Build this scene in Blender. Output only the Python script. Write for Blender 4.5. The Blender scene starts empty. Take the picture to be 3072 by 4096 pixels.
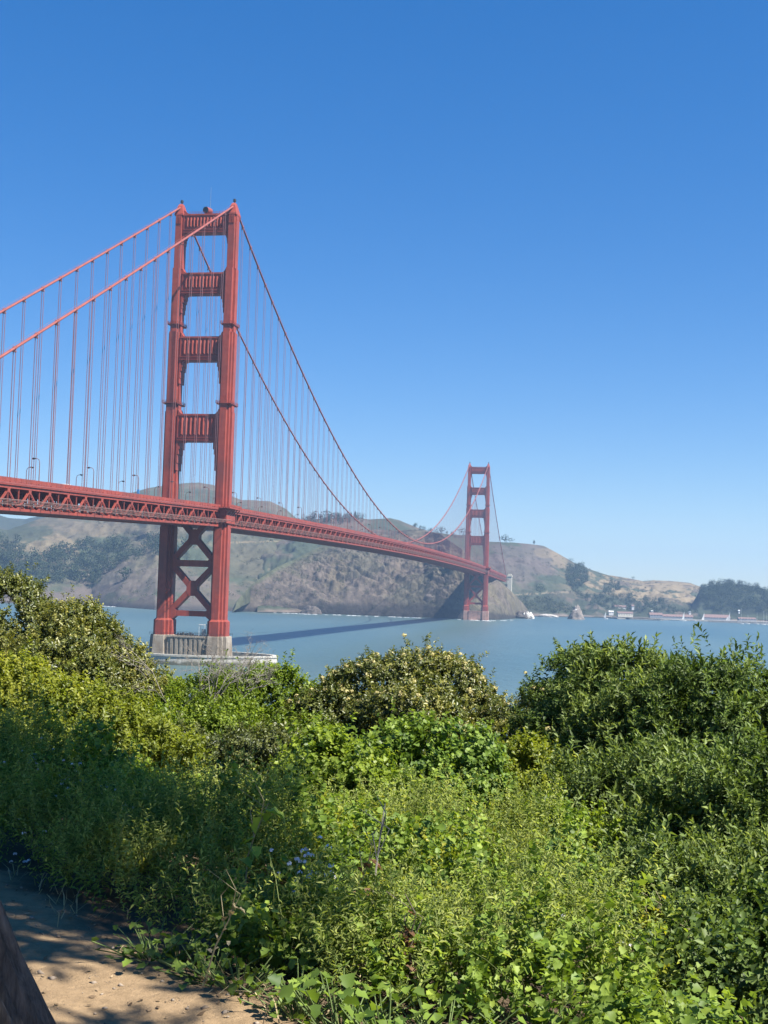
SKY_STRENGTH = 0.059; SUN_STRENGTH = 5.0; EXPOSURE = 1.34
SUN_DIR = (.72, -.25, 1.0)                    # read from the deck's shadow on the water
HAZE_DENSITY = 0.000108; HAZE_COLOR = (.35, .52, .78, 1)
import bpy, math, random
import numpy as np
from mathutils import Matrix, Vector
random.seed(7)
RNG = np.random.default_rng(11)
SC = bpy.context.scene
COL = SC.collection
R = math.radians

# ------------------------------------------------------------------ camera constants (solved from the tower positions)
EYE = np.array([206.29, -616.04, 37.76])
YAW, PIT, ROL, FPX = -0.1802, 0.0604, 0.0308, 5229.7
_fw = np.array([math.sin(YAW)*math.cos(PIT), math.cos(YAW)*math.cos(PIT), math.sin(PIT)])
_r = np.array([math.cos(YAW), -math.sin(YAW), 0.0]); _u = np.cross(_r, _fw)
CR = _r*math.cos(ROL) + _u*math.sin(ROL); CU = -_r*math.sin(ROL) + _u*math.cos(ROL)
SIDE = np.array([math.cos(YAW), -math.sin(YAW), 0.0]); FWD = np.array([math.sin(YAW), math.cos(YAW), 0.0])

SUN = np.array(SUN_DIR)/np.linalg.norm(SUN_DIR)
def ray(x, y):
    return _fw + CR*(x-1536)/FPX - CU*(y-2048)/FPX
def at_z(x, y, z=0.0):
    d = ray(x, y); return EYE + d*((z-EYE[2])/d[2])
def at_dist(x, y, dist):                    # point at a horizontal distance
    d = ray(x, y); return EYE + d*(dist/math.hypot(d[0], d[1]))
def project(P):
    d = np.asarray(P, float)-EYE; z = d@_fw
    return 1536+FPX*(d@CR)/z, 2048-FPX*(d@CU)/z
def loc(s, d, z=0.0):                       # local: s right, d forward, z relative to the eye
    return EYE + SIDE*s + FWD*d + np.array([0, 0, z])
def deck_z(Y):                              # bottom chord height of the bridge
    if Y < 0: return 67.2 + 0.031*Y
    if Y > 1280: return 67.2 - 0.02*(Y-1280)
    return 67.2 + 5.2*(1-((Y-640)/640)**2)
def cable_z(Y):
    if Y < 0: return 227 + 0.515*Y + 0.00005*Y*Y
    if Y > 1280: return 227 - 0.52*(Y-1280) + 0.0002*(Y-1280)**2
    u = Y/1280; return 227 - 4*141*u*(1-u)

# ------------------------------------------------------------------ scene graph helpers
def tag(o, label=None, cat=None, group=None, kind=None):
    for k, v in (('label', label), ('category', cat), ('group', group), ('kind', kind)):
        if v: o[k] = v
    return o
def empty(name, p=(0, 0, 0), parent=None, rz=0):
    o = bpy.data.objects.new(name, None); COL.objects.link(o)
    o.location = Vector([float(v) for v in p]); o.rotation_euler = (0, 0, rz)
    if parent: o.parent = parent
    return o
def link(name, me, mat, parent=None):
    o = bpy.data.objects.new(name, me); COL.objects.link(o)
    if mat is not None and not me.materials: me.materials.append(mat)
    if parent: o.parent = parent
    return o
def copy_tree(o, parent=None):
    c = o.copy(); COL.objects.link(c)
    if parent: c.parent = parent
    for ch in [x for x in COL.objects if x.parent == o]: copy_tree(ch, c)
    return c

class MB:
    """collects boxes, bars, tubes and prisms; build() links them as ONE mesh object"""
    def __init__(s): s.v = []; s.f = []
    def add(s, vs, fs):
        b = len(s.v); s.v += [tuple(map(float, v)) for v in vs]; s.f += [tuple(b+i for i in f) for f in fs]
    def box(s, x0, x1, y0, y1, z0, z1):
        s.add([(x0,y0,z0),(x1,y0,z0),(x1,y1,z0),(x0,y1,z0),(x0,y0,z1),(x1,y0,z1),(x1,y1,z1),(x0,y1,z1)],
              [(0,3,2,1),(4,5,6,7),(0,1,5,4),(1,2,6,5),(2,3,7,6),(3,0,4,7)])
    def bar(s, a, b, w, h, up=(0, 0, 1)):
        a = np.array(a, float); b = np.array(b, float); t = b-a; t /= np.linalg.norm(t)
        r = np.cross(t, up); n = np.linalg.norm(r)
        if n < 1e-6: r = np.cross(t, (1, 0, 0)); n = np.linalg.norm(r)
        r /= n; u = np.cross(r, t); r = r*w/2; u = u*h/2
        s.add([a-r-u, a+r-u, a+r+u, a-r+u, b-r-u, b+r-u, b+r+u, b-r+u],
              [(3,2,1,0),(4,5,6,7),(0,1,5,4),(1,2,6,5),(2,3,7,6),(3,0,4,7)])
    def tube(s, pts, rad, n=6, cap=True):
        pts = [np.array(p, float) for p in pts]
        rad = [rad]*len(pts) if np.isscalar(rad) else list(rad)
        b = len(s.v)
        for i, p in enumerate(pts):
            t = pts[min(i+1, len(pts)-1)]-pts[max(i-1, 0)]; t = t/(np.linalg.norm(t)+1e-12)
            q = np.array((0., 0, 1)) if abs(t[2]) < .9 else np.array((1., 0, 0))
            r = np.cross(t, q); r /= np.linalg.norm(r); u = np.cross(r, t)
            for k in range(n):
                a = 2*math.pi*k/n; s.v.append(tuple(p+rad[i]*(r*math.cos(a)+u*math.sin(a))))
        for i in range(len(pts)-1):
            for k in range(n):
                k2 = (k+1) % n
                s.f.append((b+i*n+k, b+i*n+k2, b+(i+1)*n+k2, b+(i+1)*n+k))
        if cap:
            s.f.append(tuple(b+k for k in range(n))[::-1]); e = b+(len(pts)-1)*n
            s.f.append(tuple(e+k for k in range(n)))
    def prism(s, poly, z0, z1, fn=None):      # poly in the plane, swept from z0 to z1; fn maps (u,v,w) -> xyz
        fn = fn or (lambda u, v, w: (u, v, w)); n = len(poly)
        s.add([fn(u, v, z0) for u, v in poly]+[fn(u, v, z1) for u, v in poly],
              [tuple(range(n))[::-1], tuple(range(n, 2*n))]+[(i, (i+1) % n, n+(i+1) % n, n+i) for i in range(n)])
    def loft(s, polys):                        # list of rings of xyz, closed
        n = len(polys[0]); b = len(s.v)
        for p in polys: s.v += [tuple(map(float, q)) for q in p]
        for i in range(len(polys)-1):
            for k in range(n):
                k2 = (k+1) % n; s.f.append((b+i*n+k, b+i*n+k2, b+(i+1)*n+k2, b+(i+1)*n+k))
        s.f.append(tuple(b+k for k in range(n))[::-1]); e = b+(len(polys)-1)*n; s.f.append(tuple(e+k for k in range(n)))
    def mesh(s, name, mat=None, smooth=False):
        me = bpy.data.meshes.new(name); me.from_pydata(s.v, [], s.f); me.update()
        if smooth: me.polygons.foreach_set('use_smooth', [True]*len(me.polygons))
        if mat is not None: me.materials.append(mat)
        return me
    def build(s, name, mat, parent=None, smooth=False):
        return link(name, s.mesh(name, mat, smooth), mat, parent)

def np_mesh(name, V, F, mat, parent=None, attrs=None, smooth=False, color=None):
    """big triangle or quad meshes straight from arrays"""
    V = np.ascontiguousarray(V, dtype=np.float32).reshape(-1, 3); F = np.ascontiguousarray(F, dtype=np.int32); k = F.shape[1]
    me = bpy.data.meshes.new(name)
    me.vertices.add(len(V)); me.vertices.foreach_set('co', V.ravel())
    me.loops.add(F.size); me.loops.foreach_set('vertex_index', F.ravel())
    me.polygons.add(len(F)); me.polygons.foreach_set('loop_start', np.arange(0, F.size, k, dtype=np.int32))
    if smooth: me.polygons.foreach_set('use_smooth', np.ones(len(F), dtype=bool))
    for an, arr in (attrs or {}).items():
        a = me.attributes.new(an, 'FLOAT', 'POINT'); a.data.foreach_set('value', np.ascontiguousarray(arr, dtype=np.float32).ravel())
    if color is not None:
        c = np.ones((len(V), 4), np.float32); c[:, :3] = color
        a = me.attributes.new('tint', 'FLOAT_COLOR', 'POINT'); a.data.foreach_set('color', c.ravel())
    me.update(calc_edges=True)
    return link(name, me, mat, parent)

# ------------------------------------------------------------------ numpy noise
def _h(i, j, seed):
    n = (i*374761393 + j*668265263 + seed*2147483647) & 0xFFFFFFFF
    n = ((n ^ (n >> 13))*1274126177) & 0xFFFFFFFF
    return ((n ^ (n >> 16)) & 0xFFFF)/65535.0
def vnoise(x, y, seed=0):
    x = np.asarray(x, float); y = np.asarray(y, float)
    i = np.floor(x).astype(np.int64); j = np.floor(y).astype(np.int64); fx = x-i; fy = y-j
    fx = fx*fx*(3-2*fx); fy = fy*fy*(3-2*fy)
    a, b, c, d = _h(i, j, seed), _h(i+1, j, seed), _h(i, j+1, seed), _h(i+1, j+1, seed)
    return (a*(1-fx)+b*fx)*(1-fy)+(c*(1-fx)+d*fx)*fy
def fbm(x, y, seed=0, o=5, ridge=False):
    t = 0; a = .5; s = 0
    for k in range(o):
        n = vnoise(x*2**k, y*2**k, seed+k*17)
        if ridge: n = 1-abs(2*n-1)
        t = t+a*n; s += a; a *= .5
    return t/s

# ------------------------------------------------------------------ materials
def new_mat(name):
    m = bpy.data.materials.new(name); m.use_nodes = True
    nt = m.node_tree; return m, nt, nt.nodes, nt.links, nt.nodes['Principled BSDF']
def noisy(name, c0, c1, scale=3.0, streak=None, tide=None, rough=.6, detail=6, bump=0.0, bscale=None, spec=.3, metal=0.0, c2=None, scale2=.05):
    """procedural paint / stone / soil: two tones in fractal noise, a slow large-scale variation and a bump"""
    m, nt, N, L, P = new_mat(name)
    tc = N.new('ShaderNodeNewGeometry')
    n = N.new('ShaderNodeTexNoise'); n.inputs['Scale'].default_value = scale; n.inputs['Detail'].default_value = detail; n.inputs['Roughness'].default_value = .65
    L.new(tc.outputs['Position'], n.inputs['Vector'])
    r = N.new('ShaderNodeValToRGB'); r.color_ramp.elements[0].position = .35; r.color_ramp.elements[1].position = .68
    r.color_ramp.elements[0].color = (*c0, 1); r.color_ramp.elements[1].color = (*c1, 1)
    L.new(n.outputs['Fac'], r.inputs['Fac']); out = r.outputs['Color']
    if c2:
        n2 = N.new('ShaderNodeTexNoise'); n2.inputs['Scale'].default_value = scale2; n2.inputs['Detail'].default_value = 4
        L.new(tc.outputs['Position'], n2.inputs['Vector'])
        mr = N.new('ShaderNodeMapRange'); mr.inputs[1].default_value = .48; mr.inputs[2].default_value = .68
        L.new(n2.outputs['Fac'], mr.inputs[0])
        mx = N.new('ShaderNodeMixRGB'); mx.inputs['Color2'].default_value = (*c2, 1); L.new(mr.outputs[0], mx.inputs['Fac']); L.new(out, mx.inputs['Color1']); out = mx.outputs['Color']
    if streak:                                 # rain-washed vertical streaks of grime or rust
        mp = N.new('ShaderNodeMapping'); mp.inputs['Scale'].default_value = (.9, .9, .06); L.new(tc.outputs['Position'], mp.inputs['Vector'])
        n3 = N.new('ShaderNodeTexNoise'); n3.inputs['Scale'].default_value = 1.0; n3.inputs['Detail'].default_value = 6; L.new(mp.outputs['Vector'], n3.inputs['Vector'])
        m3 = N.new('ShaderNodeMapRange'); m3.inputs[1].default_value = .50; m3.inputs[2].default_value = .72; m3.inputs[4].default_value = .75; L.new(n3.outputs['Fac'], m3.inputs[0])
        mx = N.new('ShaderNodeMixRGB'); mx.inputs['Color2'].default_value = (*streak, 1); L.new(m3.outputs[0], mx.inputs['Fac']); L.new(out, mx.inputs['Color1']); out = mx.outputs['Color']
    if tide:                                   # wet, weed-stained band above the waterline
        sx = N.new('ShaderNodeSeparateXYZ'); L.new(tc.outputs['Position'], sx.inputs[0]); ad = N.new('ShaderNodeMath'); ad.operation = 'MULTIPLY_ADD'; ad.inputs[1].default_value = 3.0; L.new(n.outputs['Fac'], ad.inputs[0]); L.new(sx.outputs['Z'], ad.inputs[2])
        m4 = N.new('ShaderNodeMapRange'); m4.inputs[1].default_value = tide; m4.inputs[2].default_value = tide+1.2; m4.inputs[3].default_value = .85; m4.inputs[4].default_value = 0; L.new(ad.outputs[0], m4.inputs[0])
        mx = N.new('ShaderNodeMixRGB'); mx.inputs['Color2'].default_value = (.05, .055, .035, 1); L.new(m4.outputs[0], mx.inputs['Fac']); L.new(out, mx.inputs['Color1']); out = mx.outputs['Color']
    L.new(out, P.inputs['Base Color'])
    P.inputs['Roughness'].default_value = rough; P.inputs['Specular IOR Level'].default_value = spec; P.inputs['Metallic'].default_value = metal
    if bump:
        nb = N.new('ShaderNodeTexNoise'); nb.inputs['Scale'].default_value = bscale or scale*3; nb.inputs['Detail'].default_value = 8
        L.new(tc.outputs['Position'], nb.inputs['Vector'])
        b = N.new('ShaderNodeBump'); b.inputs['Strength'].default_value = 1; b.inputs['Distance'].default_value = bump
        L.new(nb.outputs['Fac'], b.inputs['Height']); L.new(b.outputs['Normal'], P.inputs['Normal'])
    return m
def leaf_mat(name, c0, c1, young=None, rough=.45, transl=.35, spec=.4, tcol=None):
    """leaves: tone differs leaf by leaf, young tip leaves lighter, some light comes through"""
    m, nt, N, L, P = new_mat(name)
    g = N.new('ShaderNodeNewGeometry')
    r = N.new('ShaderNodeValToRGB'); r.color_ramp.elements[0].color = (*c0, 1); r.color_ramp.elements[1].color = (*c1, 1)
    L.new(g.outputs['Random Per Island'], r.inputs['Fac']); out = r.outputs['Color']
    if young:
        a = N.new('ShaderNodeAttribute'); a.attribute_name = 'young'
        mx = N.new('ShaderNodeMixRGB'); mx.inputs['Color2'].default_value = (*young, 1)
        L.new(a.outputs['Fac'], mx.inputs['Fac']); L.new(out, mx.inputs['Color1']); out = mx.outputs['Color']
    L.new(out, P.inputs['Base Color']); P.inputs['Roughness'].default_value = rough; P.inputs['Specular IOR Level'].default_value = spec
    t = N.new('ShaderNodeBsdfTranslucent'); mu = N.new('ShaderNodeMixRGB'); mu.blend_type = 'MULTIPLY'; mu.inputs['Fac'].default_value = 1
    mu.inputs['Color2'].default_value = (*(tcol or (1.0, 1.0, .45)), 1); L.new(out, mu.inputs['Color1'])
    g2 = N.new('ShaderNodeMixRGB'); g2.blend_type = 'MULTIPLY'; g2.inputs['Fac'].default_value = 1; g2.inputs['Color2'].default_value = (1.7, 1.7, 1.7, 1); g2.use_clamp = False
    L.new(mu.outputs['Color'], g2.inputs['Color1']); L.new(g2.outputs['Color'], t.inputs['Color'])
    ms = N.new('ShaderNodeMixShader'); ms.inputs['Fac'].default_value = transl
    L.new(P.outputs['BSDF'], ms.inputs[1]); L.new(t.outputs['BSDF'], ms.inputs[2])
    L.new(ms.outputs['Shader'], N['Material Output'].inputs['Surface'])
    return m
def tint_mat(name, scale=.05, rough=.9, lo=.75, hi=1.25, bump=0.0, bscale=.2):
    """terrain: cover tone from the mesh's own attribute, broken up by noise"""
    m, nt, N, L, P = new_mat(name)
    a = N.new('ShaderNodeAttribute'); a.attribute_name = 'tint'
    g = N.new('ShaderNodeNewGeometry')
    n = N.new('ShaderNodeTexNoise'); n.inputs['Scale'].default_value = scale; n.inputs['Detail'].default_value = 9; n.inputs['Roughness'].default_value = .7
    L.new(g.outputs['Position'], n.inputs['Vector'])
    mr = N.new('ShaderNodeMapRange'); mr.inputs[1].default_value = .35; mr.inputs[2].default_value = .65; mr.inputs[3].default_value = lo; mr.inputs[4].default_value = hi
    L.new(n.outputs['Fac'], mr.inputs[0])
    mu = N.new('ShaderNodeMixRGB'); mu.blend_type = 'MULTIPLY'; mu.inputs['Fac'].default_value = 1
    L.new(a.outputs['Color'], mu.inputs['Color1']); L.new(mr.outputs[0], mu.inputs['Color2']); L.new(mu.outputs['Color'], P.inputs['Base Color'])
    P.inputs['Roughness'].default_value = rough; P.inputs['Specular IOR Level'].default_value = .1
    if bump:
        nb = N.new('ShaderNodeTexNoise'); nb.inputs['Scale'].default_value = bscale; nb.inputs['Detail'].default_value = 10; nb.inputs['Roughness'].default_value = .7
        L.new(g.outputs['Position'], nb.inputs['Vector'])
        b = N.new('ShaderNodeBump'); b.inputs['Strength'].default_value = 1; b.inputs['Distance'].default_value = bump
        L.new(nb.outputs['Fac'], b.inputs['Height']); L.new(b.outputs['Normal'], P.inputs['Normal'])
    return m

RED = noisy('orange_red_paint', (.238,.042,.026), (.318,.064,.040), scale=.35, streak=(0.1561, 0.0378, 0.0284), rough=.55, spec=.3, c2=(0.1892, 0.0473, 0.0341), scale2=.06)
REDFADE = noisy('weathered_red_paint', (0.2064, 0.0516, 0.0430), (0.2580, 0.0731, 0.0619), scale=.3, rough=.65, spec=.25)
CABLE = noisy('cable_paint', (0.2322, 0.0645, 0.0499), (0.2924, 0.0903, 0.0731), scale=.3, rough=.55)
ROPE = noisy('rope_paint', (.185,.085,.088), (.235,.115,.118), scale=.3, rough=.6)
NETM = noisy('net_steel', (0.1720, 0.0989, 0.0860), (0.2236, 0.1376, 0.1204), scale=.5, rough=.6)
CONC = noisy('pier_concrete', (0.2322, 0.1978, 0.1548), (0.3440, 0.3010, 0.2408), scale=.5, streak=(0.1462, 0.1161, 0.0860), tide=3.2, rough=.9, bump=.05, bscale=2, c2=(0.1892, 0.1462, 0.1032), scale2=.12)
CONCL = noisy('fender_concrete', (0.3612, 0.3440, 0.3010), (0.4988, 0.4816, 0.4300), scale=.3, streak=(0.2408, 0.2236, 0.1892), tide=2.6, rough=.9, bump=.04, bscale=2, c2=(0.3096, 0.2924, 0.2494), scale2=.1)
ASPH = noisy('deck_asphalt', (.045,.045,.047), (.065,.065,.065), scale=1, rough=.9)
DARK = noisy('dark_steel', (.03,.03,.032), (.05,.05,.05), scale=1, rough=.5)
GREY = noisy('grey_metal', (.22,.23,.24), (.30,.31,.32), scale=1, rough=.45, metal=.3)
BLUE = noisy('blue_box_paint', (.04,.16,.38), (.06,.22,.45), scale=2, rough=.5)
YEL = noisy('yellow_band_paint', (.55,.40,.06), (.65,.48,.08), scale=2, rough=.5)
WHITE = noisy('white_paint', (0.5160, 0.5160, 0.4988), (0.6192, 0.6192, 0.6020), scale=.6, rough=.6)
CREAM = noisy('cream_wall', (0.4300, 0.4042, 0.3268), (0.5160, 0.4902, 0.4128), scale=.4, rough=.8)
ROOF = noisy('red_roof_tiles', (.150,.098,.085), (.195,.125,.108), scale=.4, rough=.85)
GLASS = noisy('dark_window_glass', (.03,.04,.05), (.05,.06,.07), scale=.3, rough=.1, spec=.5)
# ================================================================== THE BRIDGE (axis along Y, near tower at Y = 0, far tower at Y = 1280)
bridge = tag(empty('suspension_bridge', (0, 0, 0)), 'long orange-red suspension bridge with two tall towers crossing the blue strait', 'bridge')

def leg_plan(S, w0, D, d1, n):               # stepped cruciform outline, counter-clockwise
    q = []
    if n == 0: q = [(S/2, D/2)]
    else:
        xs = [S/2-(S-w0)/2*k/n for k in range(n+1)]; ys = [d1/2+(D-d1)/2*k/n for k in range(n+1)]
        for k in range(n+1):
            q.append((xs[k], ys[k]))
            if k < n: q.append((xs[k+1], ys[k]))
    p = list(q)
    p += [(-x, y) for x, y in reversed(q)]; p += [(-x, -y) for x, y in q]; p += [(x, -y) for x, y in reversed(q)]
    return p
LEGS = [(13.4, 20.4, (9.4, 4.6, 15.4, 6.4, 2)), (21.4, 66, (7.5, 3.5, 13.2, 4.8, 2)), (66, 123.3, (7.2, 3.35, 12.8, 4.5, 2)),
        (123.3, 162.7, (6.6, 3.3, 12.0, 4.2, 2)), (162.7, 194.7, (5.4, 3.3, 10.2, 4.3, 1)), (194.7, 221.5, (4.3, 3.1, 7.9, 4.8, 1))]
def leg_mesh():
    m = MB()
    for i, (z0, z1, a) in enumerate(LEGS):
        m.prism(leg_plan(*a), z0, z1)
        if i:                                 # pale bevelled ledge at each set-back
            b = LEGS[i-1][2]
            if i == 1: m.loft([[(x, y, 20.4) for x, y in leg_plan(*b)], [(x, y, 21.4) for x, y in leg_plan(*a)]])
    for z in (166.5, 127.0):                  # inspection balconies round the leg
        a = [t for t in LEGS if t[0] <= z < t[1]][0][2]
        X, Y = a[0]/2+.5, a[2]/2+.5
        m.box(-X, X, -Y, Y, z, z+.25)
        for zz in (z+.8, z+1.35):
            for p, q in (((-X,-Y),(X,-Y)),((X,-Y),(X,Y)),((X,Y),(-X,Y)),((-X,Y),(-X,-Y))): m.bar((*p, zz), (*q, zz), .12, .12)
        for k in range(9):
            t = -1+2*k/8
            for p in ((t*X,-Y),(t*X,Y),(X,t*Y),(-X,t*Y)): m.bar((*p, z), (*p, z+1.35), .1, .1)
        m.box(-X+.25, X-.25, -Y+.25, Y-.25, z-.35, z)
    for k in range(4):                        # little fluted capital on the south and north faces
        for sy in (-1, 1):
            x = -1.15+k*.77
            m.box(x-.16, x+.16, sy*4.1-.16, sy*4.1+.16, 217.2, 221.2)
    return m.mesh('leg', RED)
def saddle_mesh():
    m = MB()
    m.loft([[(x*4.5/2, y*8.2/2, 221.5) for x, y in ((1,-1),(1,1),(-1,1),(-1,-1))], [(x*4.5/2, y*8.2/2, 222.3) for x, y in ((1,-1),(1,1),(-1,1),(-1,-1))],
            [(x*1.1, y*2.6, 226.6) for x, y in ((1,-1),(1,1),(-1,1),(-1,-1))], [(x*.8, y*1.3, 228.0) for x, y in ((1,-1),(1,1),(-1,1),(-1,-1))]])
    return m.mesh('cable_saddle', RED)
def finial_mesh():
    m = MB(); m.tube([(0,0,227.8),(0,0,228.9)], .35, 8); m.tube([(0,0,228.9),(0,0,229.1)], .8, 10)
    m.tube([(0,0,229.1),(0,0,230.3)], [.55,.45], 10)
    for k in range(6):
        a = k*math.pi/3; m.bar((.75*math.cos(a), .75*math.sin(a), 229.1), (.75*math.cos(a), .75*math.sin(a), 230.0), .09, .09)
    m.tube([(.75*math.cos(k*math.pi/6), .75*math.sin(k*math.pi/6), 230.0) for k in range(13)], .06, 4)
    return m.mesh('beacon', DARK)
# portal struts: z of the soffit and top, inner half-span between legs, length of the lower bracket, rib count, depth along the bridge
STRUTS = [(212.7, 222.4, 11.55, 5.5, 12, 5.4), (182.0, 192.6, 11.0, 9.5, 11, 6.2), (148.6, 160.5, 10.4, 11.5, 9, 7.2), (108.5, 121.9, 10.1, 14.5, 8, 8.0)]
def strut_meshes(z0, z1, hw, br, nr, dep):
    m = MB(); hy = dep/2; XZ = lambda u, v, w: (u, w, v)
    m.box(-hw-.6, hw+.6, -hy, hy, z0, z1-.5)
    for sy in (-1, 1):
        for zz, t in ((z1-.9, .5), (z0+1.6, .32), (z0+.3, .3)):
            m.box(-hw+.02, hw-.02, min(sy*hy, sy*(hy+.42)), max(sy*hy, sy*(hy+.42)), zz, zz+t)
        for sx in (-1, 1): m.box(min(sx*(hw-.05), sx*(hw-.55)), max(sx*(hw-.05), sx*(hw-.55)), min(sy*hy, sy*(hy+.3)), max(sy*hy, sy*(hy+.3)), z0+1.95, z1-1.0)
    m.box(-hw, hw, -hy-.25, hy+.25, z1-.38, z1)
    f = m                                   # upright angular flutes
    pw = (2*hw-2.6)/nr
    for i in range(nr):
        xc = -hw+1.3+pw*(i+.5); w = pw*.36; za, zb = z0+2.6, z1-1.9
        for sy in (-1, 1):
            y = sy*(hy+.01); o = sy*(hy+.65)
            f.add([(xc-w,y,za),(xc+w,y,za),(xc+w,y,zb),(xc-w,y,zb),(xc-w*.25,o,za+.8),(xc+w*.25,o,za+.8),(xc+w*.25,o,zb-.1),(xc-w*.25,o,zb-.1)],
                  [(0,1,5,4),(1,2,6,5),(2,3,7,6),(3,0,4,7),(4,5,6,7)] if sy < 0 else [(4,5,1,0),(5,6,2,1),(6,7,3,2),(7,4,0,3),(7,6,5,4)])
    b = m; r = 3.7 if br > 6 else 2.8
    for sx in (-1, 1):
        # curved haunch below, in three stepped leaves of decreasing thickness
        for j, (rx, rz, th) in enumerate(((r, r*.95, dep*.86), (r*.42, br*.60, dep*.93), (r*.20, br, dep*1.0))):
            arc = [(hw+.3, z0+.02+j*.01), (hw-rx, z0+.02+j*.01)]
            n = 7
            for k in range(1, n+1):
                a = k/n*math.pi/2
                arc.append((hw-rx*(1-math.sin(a))-(0 if k < n else 0), z0-rz*(1-math.cos(a))))
            if j:                              # stepped corbel ends
                arc = [(hw+.3, z0+.02+j*.01), (hw-rx, z0+.02+j*.01), (hw-rx, z0-rz*.45), (hw-rx*.66, z0-rz*.45), (hw-rx*.66, z0-rz*.75), (hw-rx*.33, z0-rz*.75), (hw-rx*.33, z0-rz), (hw+.3, z0-rz)]
            else: arc.append((hw+.3, z0-rz))
            poly = [(sx*u, v) for u, v in arc]
            if sx > 0: poly = poly[::-1]
            b.prism(poly, -th/2, th/2, XZ)
        if z1 < 222:                           # small cove above the beam
            arc = [(hw+.3, z1-.4), (hw+.3, z1+2.6)]+[(hw-2.6*(1-math.cos(k/5*math.pi/2))*1.0, z1+2.6-2.6*math.sin(k/5*math.pi/2)) for k in range(1, 6)]+[(hw-2.6, z1-.4)]
        else:
            arc = [(hw+.3, z1-.4), (hw+.3, z1+2.2), (hw-.6, z1+1.7), (hw-1.6, z1+.7), (hw-3.2, z1+.15), (hw-3.2, z1-.4)]
        poly = [(sx*u, v) for u, v in arc]
        b.prism(poly, -dep*.36, dep*.36, XZ)
    return [(m.mesh('portal_strut', RED), 'portal_strut')]
def brace_mesh():
    m = MB(); hw = 10.2; dep = 4.6
    XZ = lambda u, v, w: (u, w, v)
    def diag(x0, z0, x1, z1, w, d): m.bar((x0, 0, z0), (x1, 0, z1), w, d, up=(0, 1, 0)) if False else m.bar((x0, 0, z0), (x1, 0, z1), d, w, up=(0, 0, 1))
    H = 2.55
    for k, (za, zb) in enumerate(((25.0, 47.5), (49.5, 73.5))):
        d = dep-.2-.1*k
        diag(-hw-1.5, za-1.0, hw+1.5, zb+1.0, H, d); diag(-hw-1.5, zb+1.0, hw+1.5, za-1.0, H, d-.12)
        zc = (za+zb)/2; c = 2.6
        m.prism([(-c, zc-c*.75), (-c*.4, zc-c*1.45), (c*.4, zc-c*1.45), (c, zc-c*.75), (c, zc+c*.75), (c*.4, zc+c*1.45), (-c*.4, zc+c*1.45), (-c, zc+c*.75)][::-1], -dep/2+.02, dep/2-.02, XZ)
    m.box(-hw-.3, hw+.3, -dep/2+.2, dep/2-.2, 46.9, 50.0); m.box(-hw-.3, hw+.3, -dep/2+.2, dep/2-.2, 22.6, 25.3)
    for sx in (-1, 1):                          # gusset plates at the legs
        for z, hgt, up, dn in ((48.5, 4.8, 1, 1), (24.0, 3.8, 1, 1)):
            poly = [(sx*(hw+.2), z-hgt), (sx*(hw-2.6), z-1.3), (sx*(hw-2.6), z+1.3), (sx*(hw+.2), z+hgt)]
            if sx > 0: poly = poly[::-1]
            m.prism(poly, -dep/2-.03, dep/2+.03, XZ)
    return m.mesh('cross_bracing', RED)

LEGM, SADM, FINM, BRM = leg_mesh(), saddle_mesh(), finial_mesh(), brace_mesh()
SMS = [strut_meshes(*s) for s in STRUTS]
for Y, lab in ((0, 'near bridge tower'), (1280, 'far bridge tower')):
    t = empty('tower', (0, Y, 0), bridge); t['label'] = lab
    for sx in (-13.7, 13.7):
        for nm, me in (('leg', LEGM), ('cable_saddle', SADM), ('beacon', FINM)):
            o = link(nm, me, None, t); o.location = (sx, 0, 0)
    for sm in SMS:
        for me, nm in sm: link(nm, me, None, t)
    link('cross_bracing', BRM, None, t)
    if Y == 0:
        d = MB(); d.tube([(-.3, -2.6, 224.3), (.5, 1.4, 224.6)], 1.55, 20); d.build('foghorn_drum', DARK, t)
        d = MB(); d.tube([(-.33, -2.72, 224.3), (-.25, -2.3, 224.33), (.55, 1.5, 224.62)], [1.62, 1.68, 1.68], 20, cap=False); d.bar((0, -1.5, 222.3), (0, -1.5, 223.4), 1.4, .5); d.build('drum_casing', REDFADE, t)
        mm = MB(); mm.tube([(1.2, 0, 222.4), (1.2, 0, 236.5)], [.1, .05], 5); mm.build('mast', GREY, t)
    rl = MB()                                   # top railing between the saddles
    for sy in (-2.5, 2.5):
        for zz in (.6, 1.1): rl.bar((-8.4, sy, 222.4+zz), (8.4, sy, 222.4+zz), .09, .09)
        for k in range(12): rl.bar((-8.4+k*16.8/11, sy, 222.35), (-8.4+k*16.8/11, sy, 223.5), .09, .09)
    rl.build('railing', RED, t)

# ---- main cables, with clamp bands and hand ropes
PY = [-343+i*15.24 for i in range(0)]
HY = [-15.24*k for k in range(22, 0, -1)] + [15.24*k for k in range(1, 84)] + [1280+15.24*k for k in range(1, 23)]
ys = [-343+7.0*i for i in range(49)] + [0.0] + [6.4*i for i in range(1, 200)] + [1280.0] + [1280+7.0*i for i in range(1, 50)]
for X in (-13.7, 13.7):
    m = MB(); m.tube([(X, y, cable_z(y)) for y in ys], .47, 10)
    for dx in (-.55, .55): m.tube([(X+dx, y, cable_z(y)+1.1) for y in ys], .035, 4)
    for y in HY:
        t = np.array((0, 1.0, (cable_z(y+.5)-cable_z(y-.5)))); t /= np.linalg.norm(t); p = np.array((X, y, cable_z(y)))
        m.tube([p-t*.55, p+t*.55], .62, 10)
        for dx in (-.55, .55): m.bar(p+np.array((dx, 0, 0)), p+np.array((dx, 0, 1.15)), .06, .06)
    m.build('main_cable', CABLE, bridge, smooth=True)

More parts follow.
